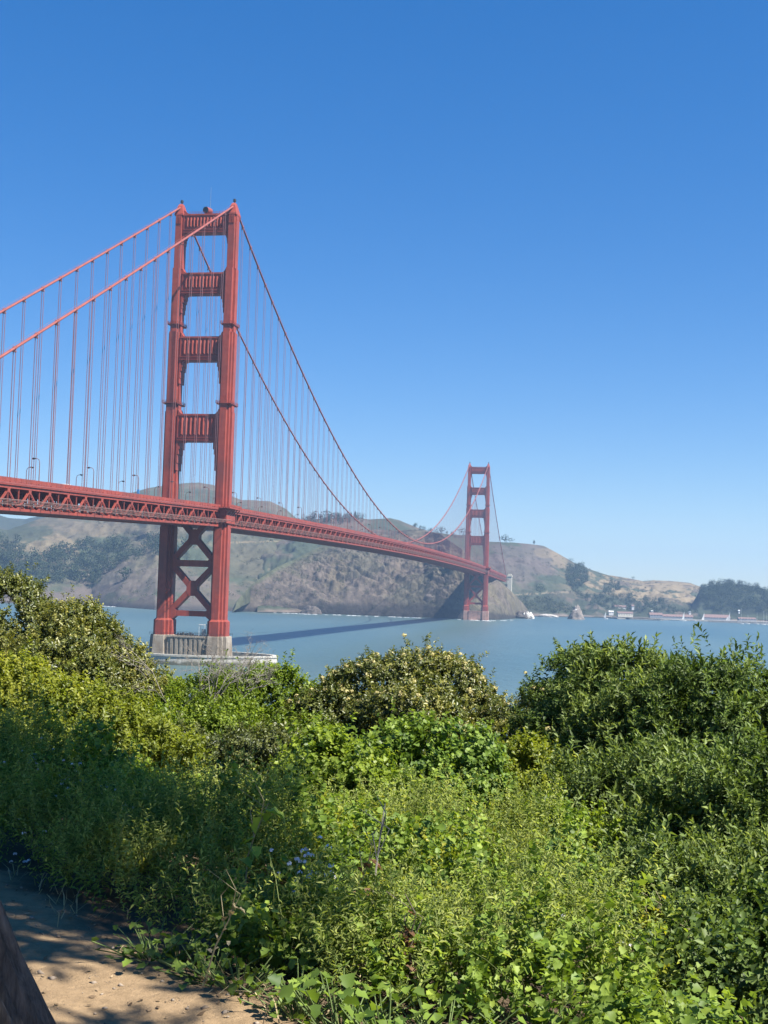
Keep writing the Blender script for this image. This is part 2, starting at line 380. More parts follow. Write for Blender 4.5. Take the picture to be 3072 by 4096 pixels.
# ---- suspender ropes: four ropes under each band, one part per panel point; the far ones as one mesh
def susp(m, X, y):
    zt = cable_z(y)-.3; zb = deck_z(y)+7.9
    if zt-zb < .5: return False
    for dx in (-.42, .42):
        for dy in (-.13, .13): m.tube([(X+dx, y+dy, zb), (X+dx, y+dy, zt)], .070, 5)
    m.box(X-.6, X+.6, y-.35, y+.35, zt-1.0, zt-.5)
    return True
order = sorted([(math.hypot(X-EYE[0], y-EYE[1]), X, y) for X in (-13.7, 13.7) for y in HY if y > -250])
rest = MB(); cnt = 0
for dist, X, y in order:
    if cnt < 100:
        m = MB()
        if susp(m, X, y): m.build('suspender_rope', ROPE, bridge); cnt += 1
    else: susp(rest, X, y)
o = rest.build('distant_suspender_ropes', ROPE, bridge); o['kind'] = 'stuff'

# ---- deck: road slab, side trusses, floor beams, lateral bracing, railings, safety net
P = 7.62
N0, N1 = -45, 213                                # panel range (Y = k * 7.62)
def dz(k): return deck_z(k*P)
sl = MB(); ed = MB()
for k in range(N0, N1):
    y0, y1 = k*P, (k+1)*P; a, b = dz(k), dz(k+1)
    sl.add([(x, y, z) for y, zz in ((y0, a), (y1, b)) for x, z in ((-9.3, zz+8.0), (9.3, zz+8.0), (9.3, zz+8.5), (-9.3, zz+8.5))], [(0,1,5,4),(1,2,6,5),(2,3,7,6),(3,0,4,7)]+([(3,2,1,0)] if k == N0 else []))
sl.build('roadway', ASPH, bridge)
def strip(m, x0, x1, z0, z1, skip=None):         # long box following the deck curve
    for k in range(N0, N1):
        if skip and skip(k): continue
        y0, y1 = k*P, (k+1)*P; a, b = dz(k), dz(k+1)
        m.add([(x, y, z) for y, zz in ((y0, a), (y1, b)) for x, z in ((x0, zz+z0), (x1, zz+z0), (x1, zz+z1), (x0, zz+z1))], [(0,1,5,4),(1,2,6,5),(2,3,7,6),(3,0,4,7),(3,2,1,0),(4,5,6,7)])
AT = lambda k: k in (-1, 0, 167, 168)            # panels interrupted by the tower legs
for sx in (-1, 1):
    m = MB()
    strip(m, sx*13.7-.45, sx*13.7+.45, -.45, .45, AT); strip(m, sx*13.7-.45, sx*13.7+.45, 6.75, 7.65, AT)
    X = sx*13.7
    for k in range(N0, N1+1):
        y = k*P; z = deck_z(y)
        if k in (0, 168): continue
        m.box(X-.16, X+.16, y-.2, y+.2, z+.4, z+6.8)
        if k % 2 == 0:                            # apex of the V at even panel points
            m.prism([(y-1.2, z+6.8), (y-.55, z+5.4), (y+.55, z+5.4), (y+1.2, z+6.8)], X-.40, X+.40, lambda u, v, w: (w, u, v))
            for dk in (-1, 1):
                if AT(k) and False: continue
                yb = (k+dk)*P; zb = deck_z(yb)
                for ox in (-.26, .26): m.bar((X+ox, y, z+6.3), (X+ox, yb, zb+.3), .16, .52, up=(1, 0, 0)) if False else m.bar((X+ox, y, z+6.3), (X+ox, yb, zb+.3), .16, .52)
                n = 7
                for j in range(n):
                    t0, t1 = (j+.2)/n, (j+.8)/n
                    p = lambda t: np.array((0, y+(yb-y)*t, z+6.3+(zb+.3-z-6.3)*t))
                    m.bar(p(t0)+np.array((X-.2, 0, 0)), p(t1)+np.array((X+.2, 0, 0)), .1, .1)
        else:
            m.prism([(y-1.4, z+.4), (y+1.4, z+.4), (y+.6, z+1.8), (y-.6, z+1.8)][::-1], X-.40, X+.40, lambda u, v, w: (w, u, v))
    m.build('side_truss', RED, bridge)
    s = MB(); strip(s, min(sx*9.3, sx*14.6), max(sx*9.3, sx*14.6), 8.15, 8.75); s.build('sidewalk', REDFADE, bridge)
    r = MB(); X = sx*14.5
    strip(r, X-.05, X+.05, 10.0, 10.2); strip(r, X-.04, X+.04, 8.95, 9.1)
    for k in range(N0*2, N1*2):
        y = k*P/2; r.box(X-.09, X+.09, y-.12, y+.12, deck_z(y)+8.7, deck_z(y)+10.05)
    strip(r, X-.025, X+.025, 9.12, 9.98)
    r.build('railing', RED, bridge)
    b = MB(); X = sx*9.6                            # inner barrier beside the traffic
    strip(b, X-.06, X+.06, 9.0, 9.6)
    for k in range(N0, N1, 1): b.box(X-.1, X+.1, k*P-.1, k*P+.1, dz(k)+8.7, dz(k)+9.7)
    b.build('traffic_barrier', RED, bridge)
    g = MB()                                        # deck edge girder with brackets, seen as the band above the truss
    strip(g, min(sx*14.2, sx*14.55), max(sx*14.2, sx*14.55), 7.75, 8.2)
    for k in range(N0, N1): g.bar((sx*13.9, k*P+.3, dz(k)+6.9), (sx*14.5, k*P+.3, dz(k)+8.1), .15, .3)
    g.build('edge_girder', RED, bridge)
    n = MB(); ch = [(14.4, 1.6), (16.0, 1.85), (17.6, 2.15), (19.2, 2.5), (20.4, 2.8)]
    for i, (xx, zz) in enumerate(ch):
        w = .10 if i in (1, 2, 3) else .22
        for k in range(N0, N1):
            if k in (-1, 0, 167, 168): continue
            n.bar((sx*xx, k*P, dz(k)+zz), (sx*xx, (k+1)*P, dz(k+1)+zz), w, w)
    for k in range(N0, N1):
        z = dz(k); n.bar((sx*14.1, k*P+.4, z+1.5), (sx*20.4, k*P+.4, z+2.8), .2, .28); n.bar((sx*14.1, k*P+.4, z+.6), (sx*18.0, k*P+.4, z+2.25), .12, .12)
    n.build('safety_net', NETM, bridge)
f = MB()
for k in range(N0, N1+1):
    y = k*P; z = deck_z(y)
    f.box(-13.2, 13.2, y-.25, y+.25, z+5.9, z+7.6)
    f.box(-13.2, 13.2, y-.25, y+.25, z-.25, z+.35)
    for xx in (-6.6, -3.6, 0, 3.6, 6.6): f.box(xx-.2, xx+.2, y-.3, y+.3, z+.35, z+5.9)
    for sx in (-1, 1): f.bar((sx*12.6, y, z+.2), (sx*4.5, y, z+6.2), .35, .35); f.bar((sx*9.2, y+.1, z+.2), (sx*9.2, y+.1, z+6.2), .4, .5)
for x in (-8.0, -4.8, -1.6, 1.6, 4.8, 8.0): strip(f, x-.2, x+.2, 7.2, 7.95)
f.build('floor_beams', RED, bridge)
l = MB()
for k in range(N0, N1):
    y0, y1 = k*P, (k+1)*P; a, b = dz(k), dz(k+1)
    if k % 2: l.bar((-13.2, y0, a), (0, y1, b), .7, .3); l.bar((13.2, y0, a), (0, y1, b), .7, .3)
    else: l.bar((0, y0, a), (-13.2, y1, b), .7, .3); l.bar((0, y0, a), (13.2, y1, b), .7, .3)
for x in [-12.4+1.24*q for q in range(21)]: strip(l, x-.42, x+.42, -.22, .12)
l.build('lateral_bracing', RED, bridge)
for Y in (0, 1280):                               # sidewalk platforms that pass outside the tower legs
    for sx in (-1, 1):
        m = MB(); z = deck_z(Y)
        x0, x1 = sx*14.2, sx*20.2
        m.box(min(x0, x1), max(x0, x1), Y-10, Y+10, z+8.2, z+8.8)
        for zz in (9.05, 10.0): m.box(min(x1-sx*.1, x1), max(x1-sx*.1, x1), Y-10, Y+10, z+zz, z+zz+.16); m.box(min(x0, x1-sx*.2), max(x0, x1-sx*.2), Y-10, Y-9.9, z+zz, z+zz+.16); m.box(min(x0, x1-sx*.2), max(x0, x1-sx*.2), Y+9.9, Y+10, z+zz, z+zz+.16)
        for k in range(21): m.box(x1-.06, x1+.06, Y-10+k-.05, Y-10+k+.05, z+8.8, z+10)
        m.box(x1-.02, x1+.02, Y-9.9, Y+9.9, z+9.22, z+9.98)
        m.box(min(sx*10.5, sx*17.9), max(sx*10.5, sx*17.9), Y-7.2, Y+7.2, z+1.2, z+7.9)
        for k in range(5): m.bar((sx*17.6, Y-8+4*k, z+5.2), (sx*20, Y-8+4*k, z+8.2), .3, .4)
        m.build('tower_walkway', RED if sx < 0 else RED, bridge)

# ---- concrete piers and the oval fender
def pier_block(Y, batter):
    m = MB(); t = 13.4
    for sx in (-1, 1):
        plan = lambda e: [(sx*13.7+x*(5.3+e)/4.7, Y+y*(8.6+e)/7.7) for x, y in leg_plan(9.4, 4.4, 15.4, 8.4, 2)]
        m.loft([[(x, y, -3) for x, y in plan(batter)], [(x, y, t-.5) for x, y in plan(.15)], [(x, y, t) for x, y in plan(0)]])
    m.loft([[(x, Y+y, -3) for x, y in ((-9.5,-7.9),(9.5,-7.9),(9.5,7.9),(-9.5,7.9))], [(x, Y+y, t-.2) for x, y in ((-9.5,-7.5),(9.5,-7.5),(9.5,7.5),(-9.5,7.5))]])
    for k in range(7):
        x = -7.2+k*2.4
        for sy in (-1, 1): m.box(x-.62, x+.62, Y+min(sy*6.5, sy*8.0), Y+max(sy*6.5, sy*8.0), -3, t-1.0)
    m.box(-9.4, 9.4, Y-8.2, Y+8.2, t-1.0, t-.28)
    return m
pier_block(0, 1.3).build('pier', CONC, bridge)
pier_block(1280, .4).build('pier', noisy('stained_pier_concrete', (.27,.15,.12), (.38,.24,.19), scale=.4, rough=.9, c2=(.20,.14,.11), scale2=.15), bridge)
rl = MB()
for zz in (.6, 1.15):
    for sy in (-1, 1): rl.bar((-18.6, sy*8.1, 13.4+zz), (18.6, sy*8.1, 13.4+zz), .09, .09)
for k in range(26):
    for sy in (-1, 1): x = -18.6+k*37.2/25; rl.bar((x, sy*8.1, 13.1), (x, sy*8.1, 14.6), .09, .09)
rl.build('pier_railing', DARK, bridge)
f = MB(); n = 96
def ov(a, b, z):
    out = []
    for k in range(n):
        t = 2*math.pi*k/n; c, s = math.cos(t), math.sin(t)
        out.append((a*math.copysign(abs(c)**1.12, c), b*math.copysign(abs(s)**1.12, s), z))
    return out
rings = [ov(44.2, 25.6, -4), ov(43.6, 25.0, 3.9), ov(44.0, 25.4, 4.0), ov(44.0, 25.4, 4.9), ov(41.2, 22.6, 4.9), ov(41.0, 22.4, -4)]
b0 = len(f.v)
for q in rings: f.v += q
for i in range(len(rings)-1):
    for k in range(n): k2 = (k+1) % n; f.f.append((i*n+k, i*n+k2, (i+1)*n+k2, (i+1)*n+k))
f.build('pier_fender', CONCL, bridge)
eq = MB()                                          # dark stores left on the pier between the legs
for i in range(7):
    x = -4.8+i*1.25; eq.tube([(x, -5.6+.3*(i % 2), 13.1), (x, -5.6+.3*(i % 2), 14.3+.25*(i % 3))], .5, 10)
eq.build('storage_drums', DARK, bridge)
ht = MB(); ht.box(7.0, 8.6, -5.5, -4.0, 13.1, 16.6); ht.build('pier_hut', GREY, bridge)
ht = MB(); ht.box(5.7, 9.0, -6.3, -3.6, 18.6, 18.95)
for x in (5.9, 8.8):
    for y in (-6.1, -3.8): ht.bar((x, y, 13.1), (x, y, 18.6), .14, .14)
ht.build('hut_canopy', WHITE, bridge)

# ---- concrete pylon at the north end of the side span
py = tag(empty('concrete_pylon', (0, 1664, 0)), 'pale concrete pylon on the bluff at the far end of the bridge', 'pylon')
for sx in (-1, 1):
    m = MB(); m.box(sx*17-3.6, sx*17+3.6, -5, 5, 20, 72.6); m.box(sx*17-4.2, sx*17+4.2, -5.6, 5.6, 69.4, 71.2); m.box(sx*17-2.6, sx*17+2.6, -3.6, 3.6, 72.6, 74.4)
    m.box(sx*17-4.3, sx*17+4.3, -5.7, 5.7, 20, 40)
    m.build('shaft', CREAM, py)
m = MB(); m.box(-13.4, 13.4, -3, 3, 44, 56); m.build('portal_wall', CONCL, py)

# ---- street lamps on the railings
def lamp_meshes():
    p = MB(); p.tube([(0,0,0),(0,0,.9)], .22, 8); p.tube([(0,0,.9),(0,0,6.6),(0,0,7.7),(-.25,0,8.5),(-.8,0,8.95),(-1.6,0,9.05)], [.17,.13,.12,.11,.1,.1], 8)
    h = MB(); h.loft([[(-1.5+x, y, z) for x, y, z in ((0,-.2,8.95),(0,.2,8.95),(0,.2,9.2),(0,-.2,9.2))], [(-1.9, -.36, 8.75), (-1.9, .36, 8.75), (-1.9, .36, 9.3), (-1.9, -.36, 9.3)], [(-2.7, -.3, 8.85), (-2.7, .3, 8.85), (-2.7, .3, 9.2), (-2.7, -.3, 9.2)]])
    h.box(-2.6, -1.95, -.22, .22, 8.68, 8.8)
    return p.mesh('pole', noisy('lamp_paint', (.14,.06,.05), (.20,.09,.07), scale=1, rough=.5)), h.mesh('lamp_head', DARK)
PM, HM = lamp_meshes()
lamps = []
def lamp(X, y, flip, label):
    e = tag(empty('street_lamp', (X, y, deck_z(y)+8.75), None, 0 if not flip else math.pi), label, 'street lamp', 'lamp posts along the bridge railings')
    link('pole', PM, None, e); link('lamp_head', HM, None, e); return e
names_e = {-207: 'tallest curved lamp post near the left end of the deck, arm over the road', -162: 'curved lamp post on the near railing, between the nearest one and the blue-boxed one',
           -116: 'curved lamp post with a blue box and yellow band on its pole', -70: 'lamp post on the near railing just left of the near tower', -25: 'lamp post on the near railing in front of the opening between the near tower legs'}
for k in range(0, 38):
    y = -207.3+45.72*k
    if abs(y) < 12 or abs(y-1280) < 12: continue
    lab = names_e.get(int(round(y)))
    if lab is None:
        lab = 'thin lamp post in the long row on the near railing over mid-bridge' if y < 1280 else 'tiny lamp post on the railing beyond the far tower'
        if 12 <= y < 40: lab = 'first lamp post on the near railing to the right of the near tower'
        elif 40 <= y < 90: lab = 'second lamp post on the near railing to the right of the near tower'
        elif 90 <= y < 130: lab = 'third lamp post on the near railing to the right of the near tower'
    e = lamp(14.1, y, False, lab)
    if int(round(y)) == -116:
        bx = MB(); bx.box(-.38, .38, -.3, .3, 1.6, 3.3); bx.build('blue_box', BLUE, e)
        bx = MB(); bx.tube([(0,0,1.0),(0,0,1.5)], .26, 8); bx.build('yellow_band', YEL, e)
names_w = {-204: 'lamp post on the far railing at the extreme left, arm turned to the right', -158: 'lower lamp post on the far railing beside the tallest curved one', -112: 'lamp post on the far railing between two taller ones left of the near tower', -67: 'lamp post on the far railing nearest the left side of the near tower', -21: 'lamp post seen between the near tower legs on the far railing'}
for k in range(0, 38):
    y = -204+45.72*k
    if abs(y) < 12 or abs(y-1280) < 12: continue
    lab = names_w.get(int(round(y)), 'thin lamp post in the long row on the far railing over mid-bridge')
    if y > 1280: continue
    lamp(-14.1, y, True, lab)

# ---- a few vehicles on the roadway
def vehicle(kind, y, x, matl, label, cat):
    L_, W_, H_ = {'van': (5.6, 2.1, 2.6), 'bus': (11.5, 2.5, 3.3), 'car': (4.5, 1.85, 1.5)}[kind]
    e = tag(empty({'van': 'white_van', 'bus': 'tour_bus', 'car': 'white_car'}[kind], (x, y, deck_z(y)+8.5)), label, cat)
    b = MB()
    if kind == 'car':
        prof = [(-L_/2,.35),(L_/2,.35),(L_/2,.75),(L_*.22,.9),(L_*.1,1.42),(-L_*.25,1.45),(-L_*.42,.95),(-L_/2,.85)]
    else:
        prof = [(-L_/2,.4),(L_/2,.4),(L_/2,1.2),(L_*.40,1.5),(L_*.33,H_-.1),(-L_/2+.1,H_),(-L_/2,H_-.2)]
    b.prism(prof[::-1], -W_/2, W_/2, lambda u, v, w: (w, u, v)); b.build('body', matl, e)
    for sx in (-1, 1):
        g = MB(); g.box(min(sx*W_/2, sx*(W_/2+.012)), max(sx*W_/2, sx*(W_/2+.012)), -L_*.2 if kind == 'car' else -L_*.42, L_*.08 if kind == 'car' else L_*.3, H_*.66, H_*.9); g.build('window', GLASS, e)
    for sx in (-1, 1):
        for yy in (-L_*.31, L_*.31):
            w = MB(); w.tube([(sx*(W_/2-.2), yy, .36), (sx*(W_/2+.02), yy, .36)], .36, 14); w.build('wheel', DARK, e)
    return e
vehicle('bus', 735, 5.5, WHITE, 'white bus crossing the bridge just below the lowest dip of the cable', 'bus')
vehicle('van', 612, 6.5, WHITE, 'white van on the bridge roadway left of the cable dip', 'van')
vehicle('van', -168, 6.8, WHITE, 'white van behind the railing at the left end of the deck', 'van')
# ================================================================== WATER AND THE FAR SHORE
def water_mat():
    m, nt, N, L, P = new_mat('bay_water')
    g = N.new('ShaderNodeNewGeometry')
    n2 = N.new('ShaderNodeTexNoise'); n2.inputs['Scale'].default_value = .004; n2.inputs['Detail'].default_value = 5
    mp = N.new('ShaderNodeMapping'); mp.inputs['Scale'].default_value = (1, .35, 1); L.new(g.outputs['Position'], mp.inputs['Vector']); L.new(mp.outputs['Vector'], n2.inputs['Vector'])
    r = N.new('ShaderNodeValToRGB'); r.color_ramp.elements[0].position = .36; r.color_ramp.elements[1].position = .66
    r.color_ramp.elements[0].color = (.050,.094,.101,1); r.color_ramp.elements[1].color = (.080,.127,.126,1)
    L.new(n2.outputs['Fac'], r.inputs['Fac']); L.new(r.outputs['Color'], P.inputs['Base Color'])
    P.inputs['Roughness'].default_value = .3; P.inputs['IOR'].default_value = 1.33
    h = None
    for sc, st, seed in ((.35, .5, 0), (.07, 1.4, 3.1), (1.4, .14, 7.7)):
        nn = N.new('ShaderNodeTexNoise'); nn.inputs['Scale'].default_value = sc; nn.inputs['Detail'].default_value = 5; nn.inputs['Roughness'].default_value = .6
        mp = N.new('ShaderNodeMapping'); mp.inputs['Location'].default_value = (seed, seed, 0); mp.inputs['Rotation'].default_value = (0, 0, .5); mp.inputs['Scale'].default_value = (1, .6, 1)
        L.new(g.outputs['Position'], mp.inputs['Vector']); L.new(mp.outputs['Vector'], nn.inputs['Vector'])
        mu = N.new('ShaderNodeMath'); mu.operation = 'MULTIPLY'; mu.inputs[1].default_value = st; L.new(nn.outputs['Fac'], mu.inputs[0])
        if h is None: h = mu
        else:
            ad = N.new('ShaderNodeMath'); L.new(h.outputs[0], ad.inputs[0]); L.new(mu.outputs[0], ad.inputs[1]); h = ad
    b = N.new('ShaderNodeBump'); b.inputs['Strength'].default_value = .75; b.inputs['Distance'].default_value = 1.6
    L.new(h.outputs[0], b.inputs['Height']); L.new(b.outputs['Normal'], P.inputs['Normal'])
    return m
w = MB(); w.add([(-6500,-1500,0),(6500,-1500,0),(6500,7000,0),(-6500,7000,0)], [(0,1,2,3)])
w.build('water', water_mat(), None)['kind'] = 'structure'

HILLM = tint_mat('hillside_cover', scale=.045, lo=.80, hi=1.18, bump=1.2, bscale=.12)
CLIFFM = tint_mat('cliff_rock', scale=.07, lo=.62, hi=1.32, bump=2.2, bscale=.10)
GRASS_T, TAN_T, SCRUB_T, ROCK_T, DROCK_T = [np.array(c) for c in ((.106,.094,.064), (.215,.170,.105), (.045,.055,.034), (.128,.104,.084), (.055,.049,.044))]
LAYERS = {}
def layer(name, xs, shore, crest, dcrest, dshore, nt=90, power=1.0, gul=18, gfreq=.012, seed=1, mat=HILLM, tintfn=None, back=.35, crestn=2.0, zshore=-2.0, gstretch=.25):
    """one hillside: foot line and skyline give its real distance and height, gullies and spurs are displaced in"""
    x = np.arange(xs[0], xs[1]+1, xs[2], dtype=float)
    ip = lambda pts: np.interp(x, [p[0] for p in pts], [p[1] for p in pts])
    yc = ip(crest); dc = ip(dcrest) if isinstance(dcrest, list) else np.full_like(x, dcrest)
    if shore is not None:
        ysh = ip(shore); ds = np.array([np.linalg.norm((at_z(a, b)-EYE)[:2]) for a, b in zip(x, ysh)])
    else: ds = ip(dshore) if isinstance(dshore, list) else np.full_like(x, dshore)
    C = np.array([at_dist(a, b, c) for a, b, c in zip(x, yc, dc)]); zc = C[:, 2]
    dirs = (C[:, :2]-EYE[:2])/dc[:, None]
    t = np.r_[np.linspace(0, 1, nt), 1+np.linspace(0, 1, 16)[1:]*back*3]
    T, Z = np.meshgrid(t, zc, indexing='ij'); tt = np.clip(T, 0, 1)
    D = ds[None]+(dc-ds)[None]*T
    prof = tt**power
    H = zshore+(Z-zshore)*np.where(T <= 1, prof, 1-.55*(T-1)/(back*3)*(1+.2*(T-1)))
    X0 = np.broadcast_to(x[None], T.shape)
    lat = X0*ds.mean()/FPX
    DH = D*gstretch+H*1.1
    g = fbm(lat*gfreq+3*fbm(lat*.004, D*.004, seed+50, 3)+DH*gfreq*.35, DH*gfreq, seed, 6, ridge=True)-.55
    g2 = fbm(lat*gfreq*5, (D*.6+H*1.3)*gfreq*4, seed+9, 5)-.5
    env = np.sin(np.pi*np.clip(T, 0, 1)**.8)*np.clip((Z+5)/60, .08, 1)
    cre = (fbm(lat*.03, D*.01, seed+3, 4)-.5)*crestn*np.clip(T, 0, 1)
    H = H+g*gul*env+g2*gul*.6*env+cre
    D = D-(fbm(lat*.01, D*.004, seed+21, 4)-.5)*(dc-ds)[None]*.22*np.sin(np.pi*tt)
    Pp = np.stack([EYE[0]+dirs[None, :, 0]*D, EYE[1]+dirs[None, :, 1]*D, H], -1)
    nT, nX = T.shape
    V = Pp.reshape(-1, 3); i = np.arange(nT*nX).reshape(nT, nX)
    F = np.stack([i[:-1, :-1], i[:-1, 1:], i[1:, 1:], i[1:, :-1]], -1).reshape(-1, 4)
    px, py_ = project(V); px = px.reshape(T.shape); py_ = py_.reshape(T.shape)
    col = tintfn(px, py_, lat, D*.6+H*1.3, H, T, g, g2)
    o = np_mesh(name, V, F, mat, None, color=col.reshape(-1, 3)*.80, smooth=True); o['kind'] = 'structure'
    LAYERS[name+str(seed)] = (px, py_, Pp, T)
    return o
def mixc(a, b, f): return a*(1-f[..., None])+b*f[..., None]
def sm(v, a, b): t = np.clip((v-a)/(b-a), 0, 1); return t*t*(3-2*t)
def blob(px, py_, cx, cy, rx, ry, n=0): return sm(1-np.hypot((px-cx)/rx, (py_-cy)/ry)+n, 0, .25)

def tint_A(px, py_, lat, D, H, T, g, g2):
    n = fbm(lat*.006, D*.006, 5, 5); return mixc(np.broadcast_to(SCRUB_T*1.15, T.shape+(3,)), GRASS_T*.8, sm(n, .5, .7))
layer('hills', (-500, 900, 8), None, [(-500,2050),(-200,2046),(0,2062),(34,2072),(97,2077),(139,2068),(260,2030),(420,2005),(700,1990),(900,2050)], 4600, 3300, 30, 1.0, 30, .004, 2, HILLM, tint_A, crestn=6)
def tint_B(px, py_, lat, D, H, T, g, g2):
    n = fbm(lat*.012, D*.010, 15, 6); n2 = fbm(lat*.05, D*.03, 16, 5)
    c = mixc(np.broadcast_to(SCRUB_T*1.5, T.shape+(3,)), GRASS_T*1.05, sm(n, .36, .6))
    c = mixc(c, TAN_T*.8, sm(n2, .5, .75)*.45)
    c = mixc(c, TAN_T*.95, blob(px, py_, 200, 2185, 150, 55, (n2-.5)*1.6)*.8)                  # dry grass slope above the wood
    c = mixc(c, TAN_T*.75+.02, blob(px, py_, 430, 2110, 300, 40, (n2-.5)*1.5)*.55)
    c = mixc(c, SCRUB_T*1.3, blob(px, py_, 60, 2130, 160, 45, (n2-.5)*1.5)*.85)
    c = mixc(c, np.array((.135,.11,.07)), blob(px, py_, 1060, 2290, 60, 60, (n2-.5)*1.6)*.6)
    c = mixc(c, np.array((.090,.089,.058)), blob(px, py_, 1030, 2230, 190, 130, (n-.5)*1.2)*.7)
    low = sm(1-T, .80, .93); c = mixc(c, ROCK_T*.95, low*sm(n2, .3, .55))
    c = mixc(c, ROCK_T*1.05, blob(px, py_, 530, 2330, 230, 70, (n2-.5)*2)*.65)
    c = mixc(c, DROCK_T, sm(1-T, .965, .99))
    c = mixc(c, TAN_T*1.15, (np.abs(py_-(2168-(px-1000)*.03)) < 1.8)*1.0*(px > 900)*(px < 1230)*.8)       # road cut
    return c
layer('hills', (-420, 1460, 4), [(-420,2405),(0,2412),(380,2420),(640,2440),(960,2445),(1460,2455)],
      [(-420,2100),(-150,2090),(30,2120),(110,2092),(180,2070),(350,2030),(529,1969),(600,1950),(685,1938),(796,1930),(850,1938),(890,1955),(930,1985),(966,2001),(1002,2000),(1050,2004),(1081,2006),(1141,2034),(1183,2070),(1260,2120),(1460,2230)],
      [(-420,2700),(300,2950),(800,3150),(1460,3000)], None, 130, .92, 24, .011, 3, HILLM, tint_B, crestn=3)
def tint_D(px, py_, lat, D, H, T, g, g2):
    n = fbm(lat*.014, D*.012, 25, 6); n2 = fbm(lat*.06, D*.035, 26, 5)
    c = mixc(np.broadcast_to(SCRUB_T*1.25, T.shape+(3,)), np.array((.112,.092,.070)), sm(n, .38, .58))
    right = sm(px, 2180, 2330)
    c = mixc(c, TAN_T*.88, right*sm(n2+.30*(n-.5)+.06*T, .46, .58)*sm(T, .25, .5))
    c = mixc(c, SCRUB_T*1.0, right*sm(1-T, .45, .75)*sm(n2, .35, .5))
    c = mixc(c, np.array((.112,.092,.080)), blob(px, py_, 2090, 2250, 170, 90, (n2-.5))*.75)
    c = mixc(c, TAN_T*.95, blob(px, py_, 2185, 2215, 60, 24, (n2-.5)*1.5)*.45)
    c = mixc(c, TAN_T*1.1, blob(px, py_, 2245, 2240, 50, 32, (n2-.5)*2)*.5)
    c = mixc(c, SCRUB_T*.95, blob(px, py_, 2140, 2420, 130, 50, (n2-.5)*1.8)*.8)
    c = mixc(c, np.array((.22,.18,.125)), (np.abs(py_-(2377-(px-2100)*.055)) < 2.0)*1.0*(px > 2060)*(px < 2275)*.85)        # tan road
    c = mixc(c, TAN_T, blob(px, py_, 1300, 2111, 110, 3, 0)*.7)
    for cx, cy, rx, ry in ((2490,2365,60,17),(2640,2350,80,20),(2600,2385,70,18),(2740,2395,70,14),(2430,2330,50,22),(2690,2335,90,14)):
        c = mixc(c, TAN_T*1.08, blob(px, py_, cx, cy, rx, ry, (n2-.5)*2.4)*.95)
    c = mixc(c, ROCK_T*1.3, sm(1-T, .955, .985)*sm(n2, .3, .5)); return c
layer('hills', (1040, 3500, 4), [(1040,2450),(1900,2466),(2115,2466),(2340,2469),(2450,2472),(2700,2479),(3072,2488),(3500,2500)],
      [(1040,2150),(1150,2105),(1183,2082),(1230,2076),(1330,2072),(1420,2070),(1480,2077),(1520,2074),(1560,2072),(1600,2082),(1670,2110),(1730,2128),(1800,2138),(1860,2142),(1960,2166),(2057,2170),(2108,2174),(2176,2184),(2229,2212),(2299,2253),(2358,2277),(2428,2300),(2510,2312),(2575,2326),(2616,2321),(2686,2324),(2762,2332),(2794,2345),(2900,2370),(3100,2380),(3500,2390)],
      [(1040,2700),(1600,2850),(2100,3000),(2600,3300),(3500,3300)], None, 120, 1.12, 32, .012, 4, HILLM, tint_D, crestn=2.5, zshore=1.0)
def tint_E(px, py_, lat, D, H, T, g, g2):
    n = fbm(lat*.03, D*.03, 35, 5); return mixc(np.broadcast_to(SCRUB_T*.8, T.shape+(3,)), SCRUB_T*1.4, sm(n, .4, .6))
layer('hills', (2740, 3560, 5), None, [(2740,2455),(2780,2395),(2800,2360),(2838,2340),(2897,2332),(2967,2339),(3037,2350),(3100,2370),(3300,2395),(3560,2450)], [(2740,2850),(3560,2900)], 2720, 50, .8, 4, .02, 5, HILLM, tint_E, crestn=2, zshore=4.0)
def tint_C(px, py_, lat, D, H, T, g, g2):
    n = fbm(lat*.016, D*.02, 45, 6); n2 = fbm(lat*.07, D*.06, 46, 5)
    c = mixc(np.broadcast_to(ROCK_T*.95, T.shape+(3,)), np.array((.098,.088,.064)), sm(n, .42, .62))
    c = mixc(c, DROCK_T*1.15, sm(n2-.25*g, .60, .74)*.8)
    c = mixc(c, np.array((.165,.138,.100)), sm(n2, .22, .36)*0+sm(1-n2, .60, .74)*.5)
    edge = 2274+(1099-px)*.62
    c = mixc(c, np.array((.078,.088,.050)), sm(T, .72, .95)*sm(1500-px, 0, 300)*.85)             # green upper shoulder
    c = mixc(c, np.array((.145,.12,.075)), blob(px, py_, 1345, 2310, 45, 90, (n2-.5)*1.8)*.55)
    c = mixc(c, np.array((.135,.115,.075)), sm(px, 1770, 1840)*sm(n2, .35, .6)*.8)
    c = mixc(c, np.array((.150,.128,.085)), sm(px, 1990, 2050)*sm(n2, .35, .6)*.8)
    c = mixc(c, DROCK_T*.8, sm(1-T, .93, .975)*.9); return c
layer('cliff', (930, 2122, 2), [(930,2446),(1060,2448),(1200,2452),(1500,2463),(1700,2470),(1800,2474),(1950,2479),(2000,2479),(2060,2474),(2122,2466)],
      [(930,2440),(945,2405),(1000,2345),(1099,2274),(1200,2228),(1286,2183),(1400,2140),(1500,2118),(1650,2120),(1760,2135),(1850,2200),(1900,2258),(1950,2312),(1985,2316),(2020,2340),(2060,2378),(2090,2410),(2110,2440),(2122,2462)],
      [(930,1935),(1000,2010),(1099,2080),(1286,2230),(1500,2290),(1700,2200),(1800,2050),(1850,2015),(1900,2012),(1950,2040),(2060,2190),(2122,2405)], None, 150, .62, 28, .022, 6, CLIFFM, tint_C, crestn=5, back=.25, gstretch=.5)
